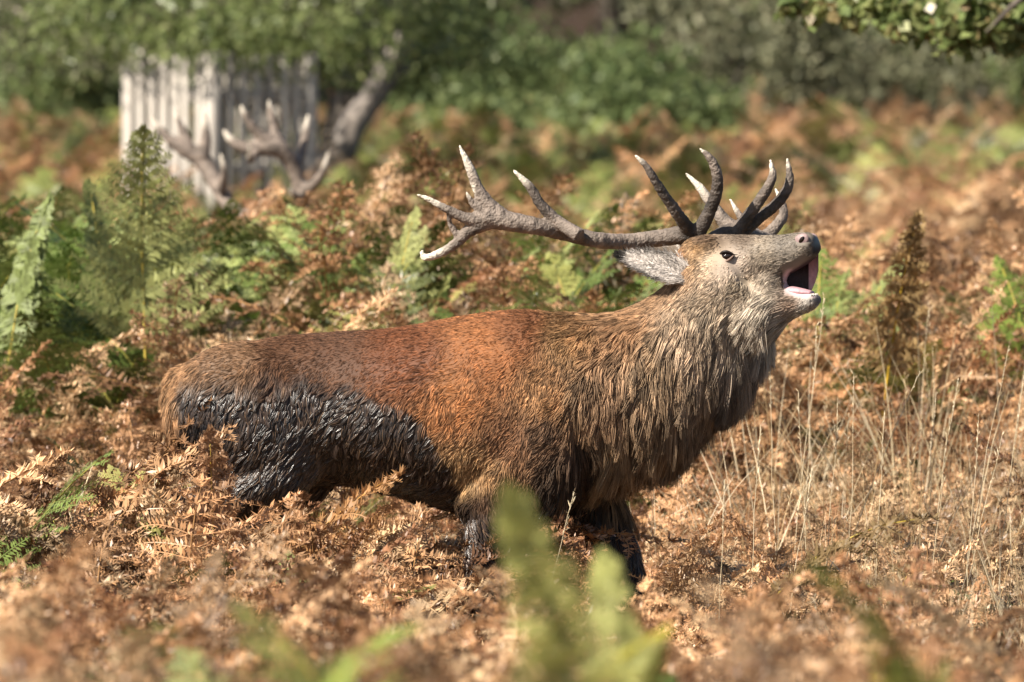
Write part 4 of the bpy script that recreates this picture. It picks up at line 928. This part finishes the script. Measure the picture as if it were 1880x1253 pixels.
fern_plant('bright green fern frond rising blurred in front of the stag belly', 1330, 800, -10.4, .9, 'green', 41, lean=.0, az=R(-90), roll=.40, stalks=1, tint=(.54, .53, .18), stalk=(.40, .42, .14), arch=.25, width=.17, stipe=.2, npair=26, low=.72)
fern_plant('second green fern behind the bright frond under the stag chest', 1150, 1000, -10.0, .85, 'green', 42, lean=.05, az=R(100), stalks=3, tint=(.37, .37, .12), stalk=(.34, .36, .1), arch=.35, width=.15, stipe=.3, npair=24)
fern_plant('tall pale green fern with yellow stalk in front of the wooden guard', 285, 225, 5.2, 1.1, 'green', 43, lean=.0, az=R(-75), stalks=1, tint=G3, stalk=YS, arch=.3, width=.24, stipe=.45)
fern_plant('small pale green fern standing on the bank left of the stag rump', 62, 350, 5.0, 1.0, 'green', 44, az=R(60), stalks=1, tint=(.21, .25, .085), stalk=YS, arch=.3, width=.055, stipe=.55)
fern_plant('green fern on the bank behind the stag rump', 135, 325, 5.6, 1.0, 'green', 45, az=R(140), stalks=2, tint=(.24, .27, .09), stalk=YS, arch=.5, width=.13)
fern_plant('tall withered fern with a bright yellow stalk beyond the stag muzzle', 1622, 378, 4.6, 1.0, 'dead', 46, lean=.0, roll=-.1, az=R(-80), stalks=1, tint=(.40, .27, .12), stalk=(.62, .40, .04), arch=.22, width=.10, stipe=.55)
fern_plant('dead fern with a thick yellow stalk before the stag hind leg', 432, 775, -.62, .8, 'dead', 47, lean=-.04, roll=.08, az=R(-80), stalks=1, tint=BR, stalk=(.55, .36, .06), arch=.25, width=.12, stipe=.55, curl=1.4)
fern_plant('curled dead fern frond crossing the muddy belly of the stag', 640, 805, -.58, .7, 'dead', 48, lean=.15, az=R(20), stalks=2, tint=(.42, .23, .10), stalk=OB, arch=.75, width=.20, stipe=.4, curl=1.6)
fern_plant('half green fern frond lying under the stag belly', 660, 955, -.9, .6, 'green', 49, lean=.35, az=R(5), stalks=1, tint=(.33, .31, .11), stalk=OB, arch=.6, width=.2)
fern_plant('dark withered fern with a bent yellow stalk in front of the straw grass', 1640, 890, -1.2, .6, 'dead', 50, lean=.1, az=R(-15), stalks=2, tint=(.22, .15, .07), stalk=(.50, .37, .06), arch=1.0, width=.26)
fern_plant('green fern behind the open mouth of the stag', 1545, 455, 5.5, 1.0, 'green', 51, az=R(80), stalks=3, tint=G1, stalk=YS, arch=.4, width=.26)
fern_plant('green fern to the right of the tall yellow stalk', 1668, 470, 5.8, 1.0, 'green', 52, az=R(30), stalks=3, tint=G2, stalk=YS, arch=.5, width=.26)
fern_plant('bright green fern at the right edge of the bracken bank', 1850, 468, 5.6, 1.0, 'green', 53, az=R(120), stalks=3, tint=(.22, .29, .06), stalk=YS, arch=.5, width=.26)
fern_plant('pale green fern behind the crown tines of the left antler', 768, 375, 5.8, 1.0, 'green', 54, az=R(40), stalks=2, tint=G3, stalk=YS, arch=.35, width=.24)
fern_plant('yellow green fern below the left antler beam', 1090, 455, 5.6, 1.0, 'green', 55, az=R(100), stalks=3, tint=(.33, .33, .10), stalk=YS, arch=.4, width=.24)
fern_plant('dark green fern behind the stag back', 560, 395, 6.2, 1.0, 'green', 56, az=R(70), stalks=3, tint=(.11, .16, .035), stalk=YS, arch=.7, width=.30)
fern_plant('yellowing fern at the foot of the picture among rusty bracken', 1235, 1150, -10.2, .8, 'green', 57, az=R(0), stalks=3, tint=(.45, .40, .06), stalk=YS, arch=.8, width=.26)
fern_plant('light green blurred fern before the straw grass', 1500, 1020, -10.2, .8, 'green', 58, az=R(200), stalks=3, tint=(.30, .33, .09), stalk=YS, arch=.5, width=.24)
fern_plant('low green blurred fern before the stag foreleg', 735, 1150, -10.2, .7, 'green', 59, az=R(20), stalks=3, tint=(.28, .34, .08), stalk=YS, arch=.9, width=.26)
fern_plant('olive blurred fern before the stag hind legs', 440, 1100, -10.2, .7, 'green', 60, az=R(150), stalks=3, tint=(.26, .26, .08), stalk=YS, arch=.8, width=.26)

def grass_stalk(px, py_top, depth, lean, seed, thick=.0015):
    r = np.random.default_rng(seed); t = P(px, py_top, depth); z0 = gz(t.x, depth); H = t.z - z0; root = empty('grass_stalk', (t.x - lean * H, depth, z0))
    tag(root, 'tall single pale dry grass stalk standing above the dead bracken', 'grass', 'tall dry grass stalks beside the stag')
    u = np.linspace(0, 1, 12); p = np.stack([lean * H * u ** 1.4 + r.normal(0, .002, 12), .03 * u ** 2 * r.normal(), H * u], 1); mb = MB(); mb.tube(p, np.interp(u, [0, 1], [thick, .0006]), 5)
    me = mb.mesh('stem', (M_STRAW,)); link('stem', me, root)
    mb = MB()
    for j in range(16):
        c = p[-1] - (p[-1] - p[-3]) * (j / 16) * 1.0; e = r.normal(0, .003, 3) + np.array([lean * .01, 0, .007]); w_ = np.array([.0013, 0, 0]); mb.add([c, c + e + w_, c + e * 1.9, c + e - w_], np.array([[0, 1, 2, 3]]))
    link('seed_head', mb.mesh('seed_head', (M_STRAW,)), root)
    for j in range(2):
        mb = MB(); b = p[3 + 2 * j]; a = r.uniform(0, 6.28); q = np.linspace(0, 1, 7)[:, None]; d = np.array([math.cos(a), math.sin(a), 0]); pts = b + d * q * .14 + np.array([0, 0, 1]) * (q * .12 - q ** 3 * .10); sd = np.array([-d[1], d[0], 0]) * .0025 * (1 - q)
        mb.add(np.concatenate([pts + sd, pts - sd]), np.array([[i, i + 1, 8 + i, 7 + i] for i in range(6)])); link('blade', mb.mesh('blade', (M_STRAW,)), root)
M_STRAW = noise_mat('straw', [(.3, (.48, .37, .22)), (.7, (.70, .60, .42))], 30, .5)
for i, (a, b, dp, ln) in enumerate([(1515, 545, 1.6, .10), (1688, 684, .2, .32), (1412, 640, 1.2, -.03), (1500, 600, 1.8, .05), (1570, 690, .8, .02), (1720, 720, .4, .05), (1760, 700, .6, .12), (1800, 760, .1, .06), (1850, 640, .9, .15), (1625, 760, -.2, .04), (1465, 720, .9, -.04), (1540, 740, .5, .06),
                                    (1740, 800, -.6, .08), (1840, 800, -.4, .18), (1395, 780, -.5, .04), (1330, 880, -1.0, .03), (1490, 860, -.8, .12), (1880, 700, .3, .1), (170, 860, -.6, .3), (285, 860, -.5, .02), (765, 945, -.35, .01), (1055, 905, -.8, .2)]): grass_stalk(a, b, dp, ln, 900 + i)
